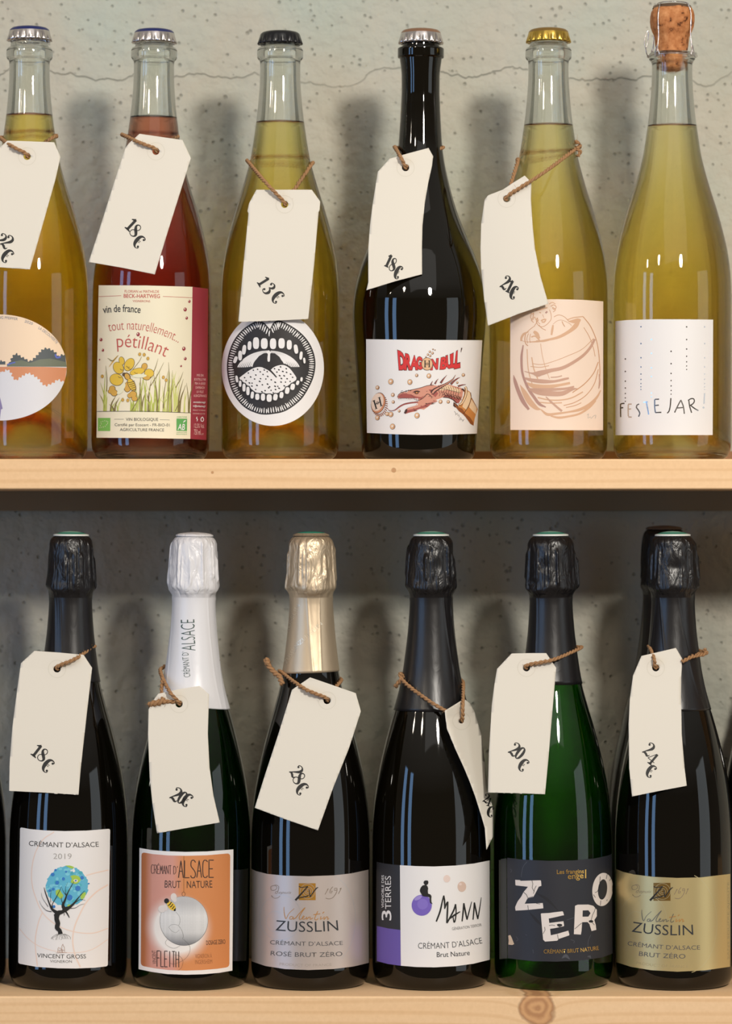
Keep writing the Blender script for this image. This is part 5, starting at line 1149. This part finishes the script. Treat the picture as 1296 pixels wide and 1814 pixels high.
wine_house_label(l3, z, [(45, 18), (110, 48), (220, 76), (400, 93), (640, 99), (900, 90), (1080, 70), (1252, 32), (1254, 500), (1256, 982), (1100, 1020), (900, 1045), (640, 1056), (400, 1046), (200, 1015), (46, 962), (45, 500)], SILV,
    dict(rings=[(355, 520, 37, 40, -30, 330), (300, 560, 16, 18, 20, 300), (820, 540, 52, 80, -75, 60)], sq=(541, 171, 713, 343), dep=(0, 0), yr=(0, 0, 1.0), val=(0, 0)),
    [('ZUSSLIN', (302, 652), (945, 652), 18.3, -2.6, -0.004, DARKT), ('CRÉMANT D’ALSACE', (248, 792), (990, 800), 7.2, -2.2, -0.004, GREYT), ('ROSÉ BRUT ZÉRO', (254, 905), (986, 912), 7.8, -2.4, -0.002, GREYT), ('PRODUCT OF FRANCE', (345, 1006), (876, 1012), 4.4, -1.8, -0.01, FAINT)], False)
z = Z(1085, 1535, 6.142)
wine_house_label(l6, z, [(33, 26), (110, 58), (230, 86), (440, 112), (700, 124), (960, 118), (1278, 80), (1277, 600), (1275, 1090), (1000, 1130), (700, 1144), (420, 1128), (200, 1092), (36, 1040), (33, 500)], GOLDL,
    dict(rings=[(330, 560, 41, 42, -30, 330), (250, 600, 16, 18, 20, 300), (800, 620, 54, 88, -75, 80)], sq=(442, 178, 627, 372), dep=(-48, 8), yr=(-140, 20, 0.92), val=(-75, 60)),
    [('ZUSSLIN', (204, 708), (876, 742), 18.0, -3.2, -0.004, DARKT), ('CRÉMANT D’ALSACE', (160, 856), (950, 902), 7.4, -3.2, -0.004, GREYT), ('BRUT ZÉRO', (284, 970), (790, 1000), 7.8, -1.4, -0.002, GREYT), ('PRODUCT OF FRANCE', (256, 1062), (820, 1098), 4.6, -2.2, -0.01, FAINTG), ('SANS SOUFRE AJOUTÉ', (1262, 1010), (1262, 170), 2.6, 0, 0, FAINTG)], True)
# raised words on the champagne foil, their highlight painted as a paler tone
A = Art(BottleCanvas(l3, extra=1.6, rref=60)); EM = mat('foil lettering highlight', (238, 226, 204), 0.3, metal=0.8)
A.text('ZUSSLIN', (531, 1143), (571, 1106), 7, EM, 1, 'lettering', offset=-0.01); A.text('ZUSSLIN', (509, 1122), (531, 1072), 7, EM, 1, 'lettering', offset=-0.01); A.text('ZUSSLIN', (508, 1176), (530, 1142), 7, EM, 1, 'lettering', offset=-0.01)
A.build(f3)

# figure-on-ball label
A = Art(BottleCanvas(l4)); z = Z(660, 1515, 5.89)
CHAR = mat('charcoal print', (44, 43, 46), 0.55); PURP = mat('purple print', (104, 84, 164), 0.55); DOTP = mat('beige dot print', (216, 188, 172), 0.55); DOTQ = mat('pale dot print', (230, 208, 198), 0.55); PUR2 = mat('violet ball print', (120, 98, 188), 0.5); PUR3 = mat('light violet print', (160, 144, 210), 0.5)
A.poly(ZL(z, [(283, 104), (460, 114), (640, 118), (860, 108), (1060, 86), (1218, 54), (1220, 600), (1220, 1090), (1050, 1132), (860, 1158), (640, 1170), (450, 1166), (293, 1153), (288, 700)]), PAPER)
A.poly(ZL(z, [(40, 68), (110, 84), (190, 95), (283, 104), (286, 450), (288, 780), (160, 764), (42, 738), (40, 400)]), CHAR)
A.poly(ZL(z, [(42, 738), (160, 764), (288, 780), (291, 980), (293, 1153), (160, 1135), (42, 1104), (42, 900)]), PURP)
A.text('VIGNOBLE DES', z(118, 548), z(118, 208), 4.2, PAPER, 2, offset=0.006); A.text('TERRES', z(192, 560), z(190, 216), 10.2, PAPER, 2, offset=-0.002); A.text('3', z(194, 680), z(192, 574), 16.5, PAPER, 2, offset=0.008)
A.ell(*z(511, 522), 17.8, 18.6, PUR2, 2, n=48); A.ell(*z(520, 510), 9.5, 9.5, mat('mid violet print', (134, 114, 198), 0.5), 3, n=32); A.ell(*z(474, 446), 7.4, 3.2, PUR3, 4, rot=-0.5)
A.poly(ZL(z, [(555, 262), (575, 264), (581, 282), (576, 300), (560, 312), (570, 322), (578, 345), (574, 372), (578, 400), (600, 408), (612, 425), (610, 460), (612, 488), (624, 508), (600, 500), (594, 470), (590, 438), (560, 432), (520, 425), (506, 400), (492, 372), (500, 340), (520, 315), (545, 308), (535, 298), (530, 280), (540, 265)]), INK, 5, 'illustration', smooth=True)
A.ell(*z(772, 245), 6.0, 6.6, DOTQ, 2, n=32); A.ell(*z(928, 328), 7.6, 9.2, DOTP, 2, n=32); A.ell(*z(912, 302), 2.6, 2.2, DOTQ, 3)
for pts in ([(662, 692, 2.6), (700, 590, 3.0), (725, 480, 2.4), (740, 420, 2.2)], [(740, 420, 2.2), (748, 480, 3), (750, 560, 2)], [(752, 552, 2), (770, 500, 2.6), (782, 484, 2.0)], [(782, 484, 2.4), (778, 580, 3.0), (772, 708, 2.8)], [(772, 708, 2.8), (810, 640, 2.8), (845, 570, 2.8), (862, 510, 2.2)], [(862, 510, 2.6), (868, 580, 2.2), (862, 660, 2.2), (848, 700, 2.4), (835, 640, 1.8)], [(806, 660, 2), (850, 625, 3.2), (910, 588, 1.6)], [(930, 690, 2.2), (940, 600, 2.6), (948, 500, 2.2)], [(948, 500, 2.4), (965, 590, 2.8), (982, 672, 2.4)], [(982, 672, 2), (1005, 580, 2), (1030, 484, 1.2)], [(1044, 672, 2), (1052, 580, 2.4), (1058, 492, 2.2)], [(1058, 492, 2.2), (1075, 580, 2.6), (1094, 666, 2.2)], [(1094, 666, 2), (1112, 560, 1.8), (1130, 440, 1)]):
    A.stroke(ZL(z, pts), 2.4, INK, 3, 'lettering')
A.text('GÉNÉRATION TERROIR', z(828, 782), z(1136, 738), 5.0, GREYT, bow=-0.8, offset=-0.008); A.text('CRÉMANT D’ALSACE', z(472, 974), z(1142, 918), 10.4, DARKT, bow=-3.4, offset=-0.008); A.text('Brut Nature', z(668, 1062), z(1012, 1040), 8.6, DARKT, bow=-0.9, offset=0.002)
A.build(l4.root)

# black label with tumbling letters
A = Art(BottleCanvas(l5)); z = Z(875, 1510, 5.76)
SLATE = mat('black label paper', (40, 41, 48), 0.5); SLATE2 = mat('back label paper', (50, 52, 50), 0.5); BONE = mat('bone lettering', (226, 216, 210), 0.6); GOLDI = mat('gold foil lettering', (222, 176, 92), 0.3, metal=0.7); CRK = mat('crack line print', (30, 30, 34), 0.6)
A.poly(ZL(z, [(132, 54), (300, 74), (560, 86), (800, 82), (1020, 62), (1160, 32), (1232, 2), (1236, 520), (1238, 1020), (1100, 1072), (880, 1104), (640, 1114), (400, 1110), (140, 1080), (135, 500)]), SLATE)
A.poly(ZL(z, [(66, 68), (124, 60), (128, 600), (132, 1080), (70, 1072)]), SLATE2)
Zp = [(216, 280), (262, 282), (272, 290), (478, 284), (482, 340), (455, 350), (430, 400), (400, 455), (340, 470), (312, 524), (496, 516), (502, 570), (350, 586), (220, 594), (214, 560), (240, 500), (278, 450), (300, 405), (330, 370), (345, 350), (218, 336)]
Ep = [(476, 622), (560, 618), (600, 612), (700, 600), (712, 640), (590, 668), (556, 674), (562, 720), (640, 710), (706, 702), (714, 752), (620, 772), (570, 780), (578, 845), (640, 832), (756, 798), (768, 845), (660, 882), (645, 900), (520, 910), (500, 890), (486, 740)]
Rp = [(824, 545), (850, 533), (960, 532), (1010, 545), (1045, 585), (1046, 650), (1020, 690), (1035, 740), (1040, 790), (992, 802), (970, 730), (950, 710), (896, 712), (890, 800), (884, 838), (812, 834), (818, 700)]
Rh = [(902, 592), (960, 590), (982, 620), (960, 655), (900, 656)]
A.poly(ZL(z, rounded(Zp, (3, 15, 20, 14), 10)), BONE, 2, 'lettering'); A.poly(ZL(z, rounded(Ep, (0, 3, 10, 16, 18), 10)), BONE, 2, 'lettering'); A.poly(ZL(z, Rp), BONE, 2, 'lettering', holes=[ZL(z, Rh)])
c_, s_ = math.cos(0.1), math.sin(0.1)
oo = lambda rx, ry: [z(1104 + rx * math.cos(t) * c_ - ry * math.sin(t) * s_, 378 + rx * math.cos(t) * s_ + ry * math.sin(t) * c_) for t in [2 * PI * i / 48 for i in range(48)]]
A.poly(oo(104, 170), BONE, 2, 'lettering', holes=[oo(46, 104)])
for pts in ([(386, 285), (395, 320), (388, 360), (410, 400)], [(430, 340), (415, 370), (402, 420)], [(302, 405), (330, 430), (345, 465), (400, 450)], [(345, 540), (350, 585)], [(430, 520), (470, 525)], [(560, 745), (590, 740), (620, 745)], [(640, 735), (660, 730), (690, 735), (670, 760), (650, 750)], [(500, 830), (520, 790), (515, 760)], [(645, 835), (655, 890)], [(820, 780), (850, 755), (890, 720)], [(1000, 640), (1020, 600), (1032, 560)], [(1000, 640), (985, 700), (1020, 740)], [(1078, 245), (1075, 300), (1070, 370)], [(1150, 220), (1140, 270)], [(1190, 265), (1170, 290)], [(1025, 410), (1050, 400), (1065, 360)], [(1085, 490), (1080, 540)], [(1150, 480), (1145, 495)], [(1010, 430), (1030, 460)]):
    A.stroke(ZL(z, pts), 0.8, CRK, 4, smooth=False)
A.ell(*z(668, 742), 4.6, 2.4, CRK, 4); A.ell(*z(985, 703), 4.0, 2.2, CRK, 4)
GREYS = mat('faint scuff print', (74, 76, 84), 0.5)
for pts in ([(335, 95), (295, 150), (275, 250)], [(420, 410, 1), (540, 480, 5), (650, 590, 1)], [(360, 610, 1), (430, 690, 5), (500, 760, 1)], [(740, 690), (830, 660)], [(985, 840), (960, 900), (955, 960)], [(160, 170), (180, 180), (170, 205)], [(690, 1080, 1), (730, 1055, 6), (770, 1090, 1)], [(950, 1065, 1), (975, 1060, 4), (985, 1080, 1)], [(780, 890), (820, 905), (810, 925)], [(225, 860), (245, 890), (225, 905)], [(320, 840), (335, 845)], [(395, 990), (400, 1030)]): A.stroke(ZL(z, pts), 0.9, CRK if pts[0][0] in (420, 360) else GREYS, 1)
A.poly(ZL(z, [(145, 850), (165, 842), (180, 870), (205, 935), (185, 945), (146, 940), (150, 900)]), mat('torn bone patch', (210, 186, 160), 0.6), 2, 'illustration')
A.text('Les frangins', z(640, 220), z(915, 212), 7.4, GOLDI, 2, offset=0.01); A.text('enge', z(752, 272), z(912, 262), 10.0, GOLDI, 2, offset=0.01); A.text('l', z(926, 262), z(938, 262), 15.0, GOLDI, 2, offset=0.01)
A.text('CRÉMANT BRUT NATURE', z(506, 1030), z(1066, 994), 7.0, GOLDI, 2, bow=-2.0)
A.build(l5.root)

# ------------------------------------------------------------------ price tags on twine
G1 = {
 '1': [[(-.26, .80, .05), (-.1, .88, .12), (.03, .96, .16)], [(.0, .97, .17), (.0, .5, .17), (.0, .04, .17)], [(-.24, .01, .05), (-.1, .05, .11), (0, .06, .14), (.1, .05, .11), (.24, .01, .05)]],
 '8': [[(.2, .78, .05), (.13, .94, .05), (-.02, 1.0, .06), (-.16, .92, .09), (-.18, .76, .15), (-.06, .58, .2), (.1, .43, .2), (.23, .26, .17), (.19, .09, .09), (.0, 0, .05), (-.2, .07, .05), (-.27, .25, .05), (-.2, .42, .05), (0, .53, .05), (.14, .63, .05), (.2, .78, .05)]],
 '€': [[(.24, .86, .06), (.31, .92, .05), (.2, 1.0, .06), (0, .98, .12), (-.14, .82, .2), (-.19, .5, .25), (-.14, .2, .2), (0, .03, .11), (.15, 0, .05), (.27, .07, .05), (.26, .15, .05)], [(-.04, .57, .03), (.12, .585, .04)], [(-.04, .46, .03), (.11, .47, .04)]],
 '2': [[(-.22, .82, .05), (-.22, .92, .05), (-.08, 1, .05), (.08, .99, .08), (.21, .85, .16), (.19, .65, .18), (.05, .45, .12), (-.15, .2, .06), (-.27, .02, .05)], [(-.28, .0, .05), (-.17, .11, .12), (.0, .08, .15), (.16, .0, .13), (.27, .05, .07), (.3, .16, .03)]],
 '3': [[(-.2, .86, .05), (-.19, .93, .05), (-.06, 1, .05), (.1, .98, .1), (.19, .83, .17), (.12, .66, .12), (-.05, .56, .04)], [(-.05, .56, .04), (.12, .5, .1), (.23, .32, .19), (.16, .1, .14), (-.02, 0, .06), (-.2, .05, .05), (-.24, .17, .05)]],
 '0': [[(0, 1, .06), (-.14, .85, .14), (-.19, .5, .18), (-.14, .15, .14), (0, 0, .06), (.14, .15, .14), (.19, .5, .18), (.14, .85, .14), (0, 1, .06)]],
 '4': [[(.1, .97, .15), (.1, .5, .15), (.1, .05, .15)], [(.06, .96, .05), (-.1, .7, .04), (-.3, .32, .04)], [(-.32, .31, .045), (.32, .31, .045)], [(-.12, .02, .04), (.1, .06, .12), (.3, .02, .04)]],
 '5': [[(.2, .98, .06), (0, .93, .09), (-.13, .95, .06)], [(-.13, .95, .05), (-.16, .58, .05)], [(-.16, .57, .05), (.02, .64, .08), (.2, .5, .14), (.24, .3, .18), (.15, .08, .12), (-.05, 0, .05), (-.22, .08, .05)]],
}
BALL = {'€': [(.22, .84, .085), (.2, .17, .085)], '2': [(-.16, .8, .085)], '3': [(-.14, .83, .085), (-.17, .2, .085)], '5': [(-.16, .18, .085)]}
def price(A, marks):
    for ch, cx_, cy_, rot, h, *wd in marks:
        wd = wd[0] if wd else 1.0; h *= 1.05
        c, s = math.cos(math.radians(rot)), math.sin(math.radians(rot))
        f = lambda x, y_: (cx_ + (x * c * wd + (y_ - .5) * s) * h, cy_ + (x * s * wd - (y_ - .5) * c) * h)
        for st in G1[ch]: A.stroke([(*f(p[0], p[1]), p[2] * h * 1.12 + 0.15) for p in st], 1, INK, 2, 'price', step=0.8)
        for x, y_, r in BALL.get(ch, ()): A.ell(*f(x, y_), r * h, r * h, INK, 2, 'price', n=12)

def price_tag(b, outline, hole, marks, label, ring, lean=(7, 7), curl=0.0, twist=0.0, depth=None, hr=6.3, extra_twine=()):
    """outline in frame positions; the card leans on the bottle; ring: (side, left row, right row, back row)"""
    ys = [p[1] for p in outline]; top, bot = min(ys), max(ys); xc = sum(p[0] for p in outline) / len(outline)
    def R_at(py): return b.R(b.bpy - py) if py > top - 200 else 40
    d0 = R_at(hole[1]) + lean[0]; d1 = max(R_at(py) for py in range(int(hole[1]), int(bot) + 1, 6)) + lean[1]
    def dep(px, py):
        t = (py - hole[1]) / (bot - hole[1])
        d = d0 + (d1 - d0) * max(t, -0.15) + 7.0 * math.sin(PI * min(max(t, 0), 1)) * 0.5
        return -(d - b.y0) + curl * ((px - xc) / 60.0) ** 2 + twist * (px - xc) / 60.0
    if depth is None:
        depth = dep
        # keep the card clear of the glass
        worst = 0
        for py in range(int(top), int(bot), 5):
            for px in range(int(min(p[0] for p in outline)), int(max(p[0] for p in outline)), 5):
                R_ = R_at(py); dx = px - b.cx
                if abs(dx) < R_: worst = max(worst, dep(px, py) + math.sqrt(R_ * R_ - dx * dx) + 4.0)
        if worst > 0:
            base = dep; depth = lambda px, py: base(px, py) - worst
    root = empty('price_tag', (0, 0, 0))
    t0 = (DIST + depth(*hole)) / DIST
    root.location = P(CX0 + (hole[0] - CX0) * t0, depth(*hole), (CY0 - hole[1]) * t0)
    tag(root, label, 'price tag', 'price tags tied to the bottles')
    cv = TagCanvas(depth); cv.origin = Vector(root.location)
    A = Art(cv)
    hp = [(hole[0] + hr * math.cos(2 * PI * i / 20), hole[1] + hr * math.sin(2 * PI * i / 20)) for i in range(20)]
    A.poly(outline, TAGP, 0, 'card', holes=[hp])
    # printed reinforcing ring around the hole
    for rr in (15.5,): A.ring(*hole, rr, rr, 0.9, TAGR, 1.5, 'eyelet')
    price(A, marks)
    ob = A.build(root)
    md = ob['card'].modifiers.new('thickness', 'SOLIDIFY'); md.thickness = 0.0004; md.offset = -1
    # twine: from the hole to the glass, round the neck and back to the hole
    side, pl, pr, pb = ring
    pts = []
    def on(theta, py, e_=2.6):
        r_ = R_at(py) + e_; return (b.cx + r_ * math.sin(theta), b.y0 - r_ * math.cos(theta), CY0 - py)
    sg = -1 if side == 'L' else 1
    near, far = (pl, pr) if side == 'L' else (pr, pl)
    hx, hz = CX0 + (hole[0] - CX0) * t0, (CY0 - hole[1]) * t0; hy = depth(*hole)
    pts.append((hx, hy + 5.0, hz - 2.0)); pts.append((hx + sg * 2, hy - 2.6, hz + 5.0))
    # front strand
    e0 = on(sg * math.radians(78), near, 3.2)
    mid = (hx + (e0[0] - hx) * 0.5, min(hy - 4.0, hy * 0.55 + e0[1] * 0.45) , hz + (e0[2] - hz) * 0.46)
    pts.append(mid); pts.append(e0)
    for k_ in range(1, 8):
        a = 78 + (360 - 2 * 78) * k_ / 8; f = k_ / 8
        pyk = near + (pb - near) * 2 * f if f < .5 else pb + (far - pb) * (2 * f - 1)
        pts.append(on(sg * math.radians(a), pyk))
    e1 = on(sg * math.radians(360 - 74), far, 3.2); pts.append(e1)
    pts.append((e1[0] * 0.55 + hx * 0.45, min(e1[1], hy + 6) if abs(e1[0] - b.cx) < 8 else (e1[1] * 0.45 + (hy + 5) * 0.55), e1[2] * 0.5 + hz * 0.5 + 4)); pts.append((hx - sg * 1.0, hy + 4.0, hz + 1))
    vs, fs = twine(pts, seed=int(hole[0]))
    for ex in extra_twine:
        q = []
        for px, py, y_ in ex['pts']:
            t_ = (DIST + y_) / DIST; q.append((CX0 + (px - CX0) * t_, y_, (CY0 - py) * t_))
        v, f = twine(q, r=ex.get('r', 2.1), off=ex.get('off', 1.8), fuzz=ex.get('fuzz', 12), pitch=ex.get('pitch', 17), seed=len(vs)); o_ = len(vs); vs += v; fs += [tuple(i + o_ for i in ff) for ff in f]
    o = root.location
    meshobj('twine', [P(v[0], v[1], v[2]) - o for v in vs], fs, [JUTE], parent=root)
    return root

price_tag(u1, [(13, 249), (96, 252), (107, 278), (98, 318), (75, 400), (53, 477), (-8, 473), (-70, 469), (-45, 380), (-18, 285), (-12, 272)], (48, 277),
    [('2', 1, 424, 46, 22), ('2', 13, 428, 42, 23), ('€', 12, 453, 40, 23)], 'cream price tag reading 22 €, on the amber bottle at the left edge', ('L', 246, 243, 233))
price_tag(u2, [(247, 237), (323, 248), (338, 280), (316, 350), (294, 420), (274, 486), (215, 474), (157, 464), (178, 400), (200, 330), (222, 262), (228, 254)], (276, 268),
    [('1', 233, 398, 43, 23), ('8', 240, 408.5, 42, 22), ('€', 245.5, 428, 40, 22)], 'cream price tag reading 18 €, on the pink-red bottle', ('L', 240, 244, 236))
price_tag(u3, [(454, 336), (552, 336), (567, 357), (566, 371), (564, 376), (556, 470), (545.7, 565), (484, 568), (422, 570), (431, 470), (440, 378), (438, 374), (441, 360)], (504, 362),
    [('1', 467, 499, 58, 21), ('3', 476, 511, 52, 22), ('€', 491, 526, 46, 22)], 'cream price tag reading 13 €, on the bottle with the mouth label', ('L', 288, 292, 281))
price_tag(u4, [(690, 281), (725, 271), (758.7, 262), (767, 277), (766, 283), (765, 293), (758, 325), (752, 360), (748, 400), (747, 440), (747.3, 485.7), (700, 498), (648.7, 514), (652, 500), (652, 440), (655, 400), (659, 367), (664, 335), (669, 304)], (718, 297),
    [('1', 688.5, 462, 25, 22, .72), ('8', 696, 468.8, 20, 22, .76), ('€', 704.6, 482.5, 24, 22, .72)], 'cream price tag reading 18 €, on the black bottle with the dragon label', ('L', 262, 263, 257), curl=2.0)
price_tag(u5, [(890, 336), (908, 324), (929, 311), (940.7, 323), (940, 353), (943, 400), (947, 440), (957, 490), (971, 538), (918, 556), (864, 577), (857, 530), (852, 480), (850.5, 440), (852, 395), (858, 354), (864, 346)], (897, 352),
    [('2', 895, 500.2, 28, 23, .8), ('1', 903.2, 507.3, 26, 22, .7), ('€', 909.3, 518.3, 22, 22, .76)], 'cream curled price tag reading 21 €, hanging at the left of the barrel-label bottle', ('R', 286, 262, 271), twist=-10, curl=4.0, lean=(16, 12), extra_twine=[dict(pts=[(1020, 262, -22), (1027, 268, -20), (1023, 277, -22)], fuzz=6), dict(pts=[(1018, 251, -10), (1026, 254, -14)], fuzz=5)])
price_tag(l1, [(61, 1153), (105, 1156), (148, 1160), (163, 1183), (153, 1270), (143, 1360), (139, 1408), (78, 1404), (16, 1401), (17, 1353), (22, 1287), (30, 1225), (37, 1175)], (101, 1185),
    [('1', 66, 1330, 38, 23), ('8', 76, 1337.5, 34, 22), ('€', 84, 1356, 38, 23)], 'cream price tag reading 18 €, on the black bottle with the tree label', ('R', 1160, 1146, 1150))
price_tag(l2, [(280, 1229), (316, 1221), (353, 1215), (370, 1230), (368, 1300), (371, 1360), (378, 1410), (389, 1457), (335, 1466), (278, 1476), (270, 1425), (265, 1377), (262, 1300), (263, 1257), (272, 1240)], (317, 1247),
    [('2', 312, 1407, 33, 23), ('0', 323, 1413, 36, 22), ('€', 330.5, 1417, 34, 22)], 'cream price tag reading 20 €, on the bottle with white neck foil', ('L', 1190, 1172, 1166), extra_twine=[dict(pts=[(264, 1250, -68), (272, 1246, -73), (282, 1244, -74), (292, 1240, -74)], r=3.4, off=2.6, fuzz=24), dict(pts=[(288, 1200, -40), (286, 1222, -58), (289, 1240, -70), (300, 1243, -72), (318, 1243, -72)], fuzz=8)])
price_tag(l3, [(549, 1200), (590, 1214), (630, 1228), (639, 1260), (618, 1325), (590, 1395), (563, 1471), (507, 1452), (451, 1431), (470, 1370), (493, 1300), (517, 1222), (524, 1217)], (579, 1241),
    [('2', 525, 1366, 54, 22), ('8', 529.5, 1379, 52, 22), ('€', 534, 1397, 46, 22)], 'cream tilted price tag reading 28 €, on the champagne-foil bottle', ('L', 1190, 1206, 1196), extra_twine=[dict(pts=[(471, 1170, -18), (475, 1178, -20), (484, 1190, -24), (494, 1198, -30), (500, 1212, -40)], r=2.9, off=2.3, fuzz=22), dict(pts=[(470, 1168, -18), (476, 1176, -20)], r=3.4, off=2.8, fuzz=14)])
dep9 = lambda px, py: -94 - 20 * min(1, max(0, (py - 1240) / 160)) + max(0, px - (789 + 52 * max(0, (py - 1270) / 170))) * 1.3
price_tag(l4, [(788, 1259), (806, 1248), (822, 1238), (832, 1246), (840, 1260), (846, 1280), (852, 1300), (856, 1330), (859, 1360), (864, 1400), (869, 1416), (873, 1432), (873, 1482), (867, 1494), (861.7, 1505), (859, 1467), (853, 1446), (842, 1411), (832, 1384), (822, 1360), (806, 1325), (791, 1290)], (817, 1277),
    [('2', 861, 1414, 20, 15), ('4', 865, 1420, 18, 15), ('€', 868, 1438, 12, 17)], 'cream price tag turned away to the right, on the figure-on-ball bottle', ('R', 1196, 1212, 1190), depth=dep9, hr=4.6, extra_twine=[dict(pts=[(708, 1192, -26), (711, 1203, -30), (724, 1216, -48), (744, 1231, -66), (766, 1246, -80), (790, 1260, -84)], fuzz=16), dict(pts=[(700, 1217, -22), (706, 1209, -26), (711, 1203, -30)], r=2.4, off=2.0, fuzz=10)])
price_tag(l5, [(905.7, 1157.7), (936, 1157), (967, 1157), (984.7, 1183), (978, 1260), (970.7, 1347), (965, 1407), (914, 1405), (864, 1404), (865.7, 1333), (870.7, 1250), (875, 1215), (880, 1185)], (932, 1183),
    [('2', 911, 1327, 34, 22), ('0', 921, 1334, 38, 22), ('€', 926, 1355, 34, 21)], 'cream price tag reading 20 €, on the bottle with tumbling white letters', ('R', 1166, 1148, 1146))
price_tag(l6, [(1135.7, 1162), (1166, 1155), (1196.7, 1147.7), (1208, 1167), (1206, 1200), (1205.7, 1233), (1207, 1300), (1212, 1360), (1216, 1392), (1168, 1401), (1119, 1411), (1114, 1360), (1113, 1283), (1115, 1240), (1120.7, 1197)], (1161, 1183),
    [('2', 1149, 1327, 36, 22), ('4', 1155.5, 1343.5, 40, 22), ('€', 1152, 1366, 32, 21)], 'cream price tag reading 24 €, on the gold-labelled bottle', ('L', 1146, 1156, 1148), extra_twine=[dict(pts=[(1246, 1150, -24), (1251, 1155, -20), (1245, 1159, -26), (1226, 1163, -46), (1208, 1172, -58)], fuzz=14)])
bpy.context.view_layer.update()
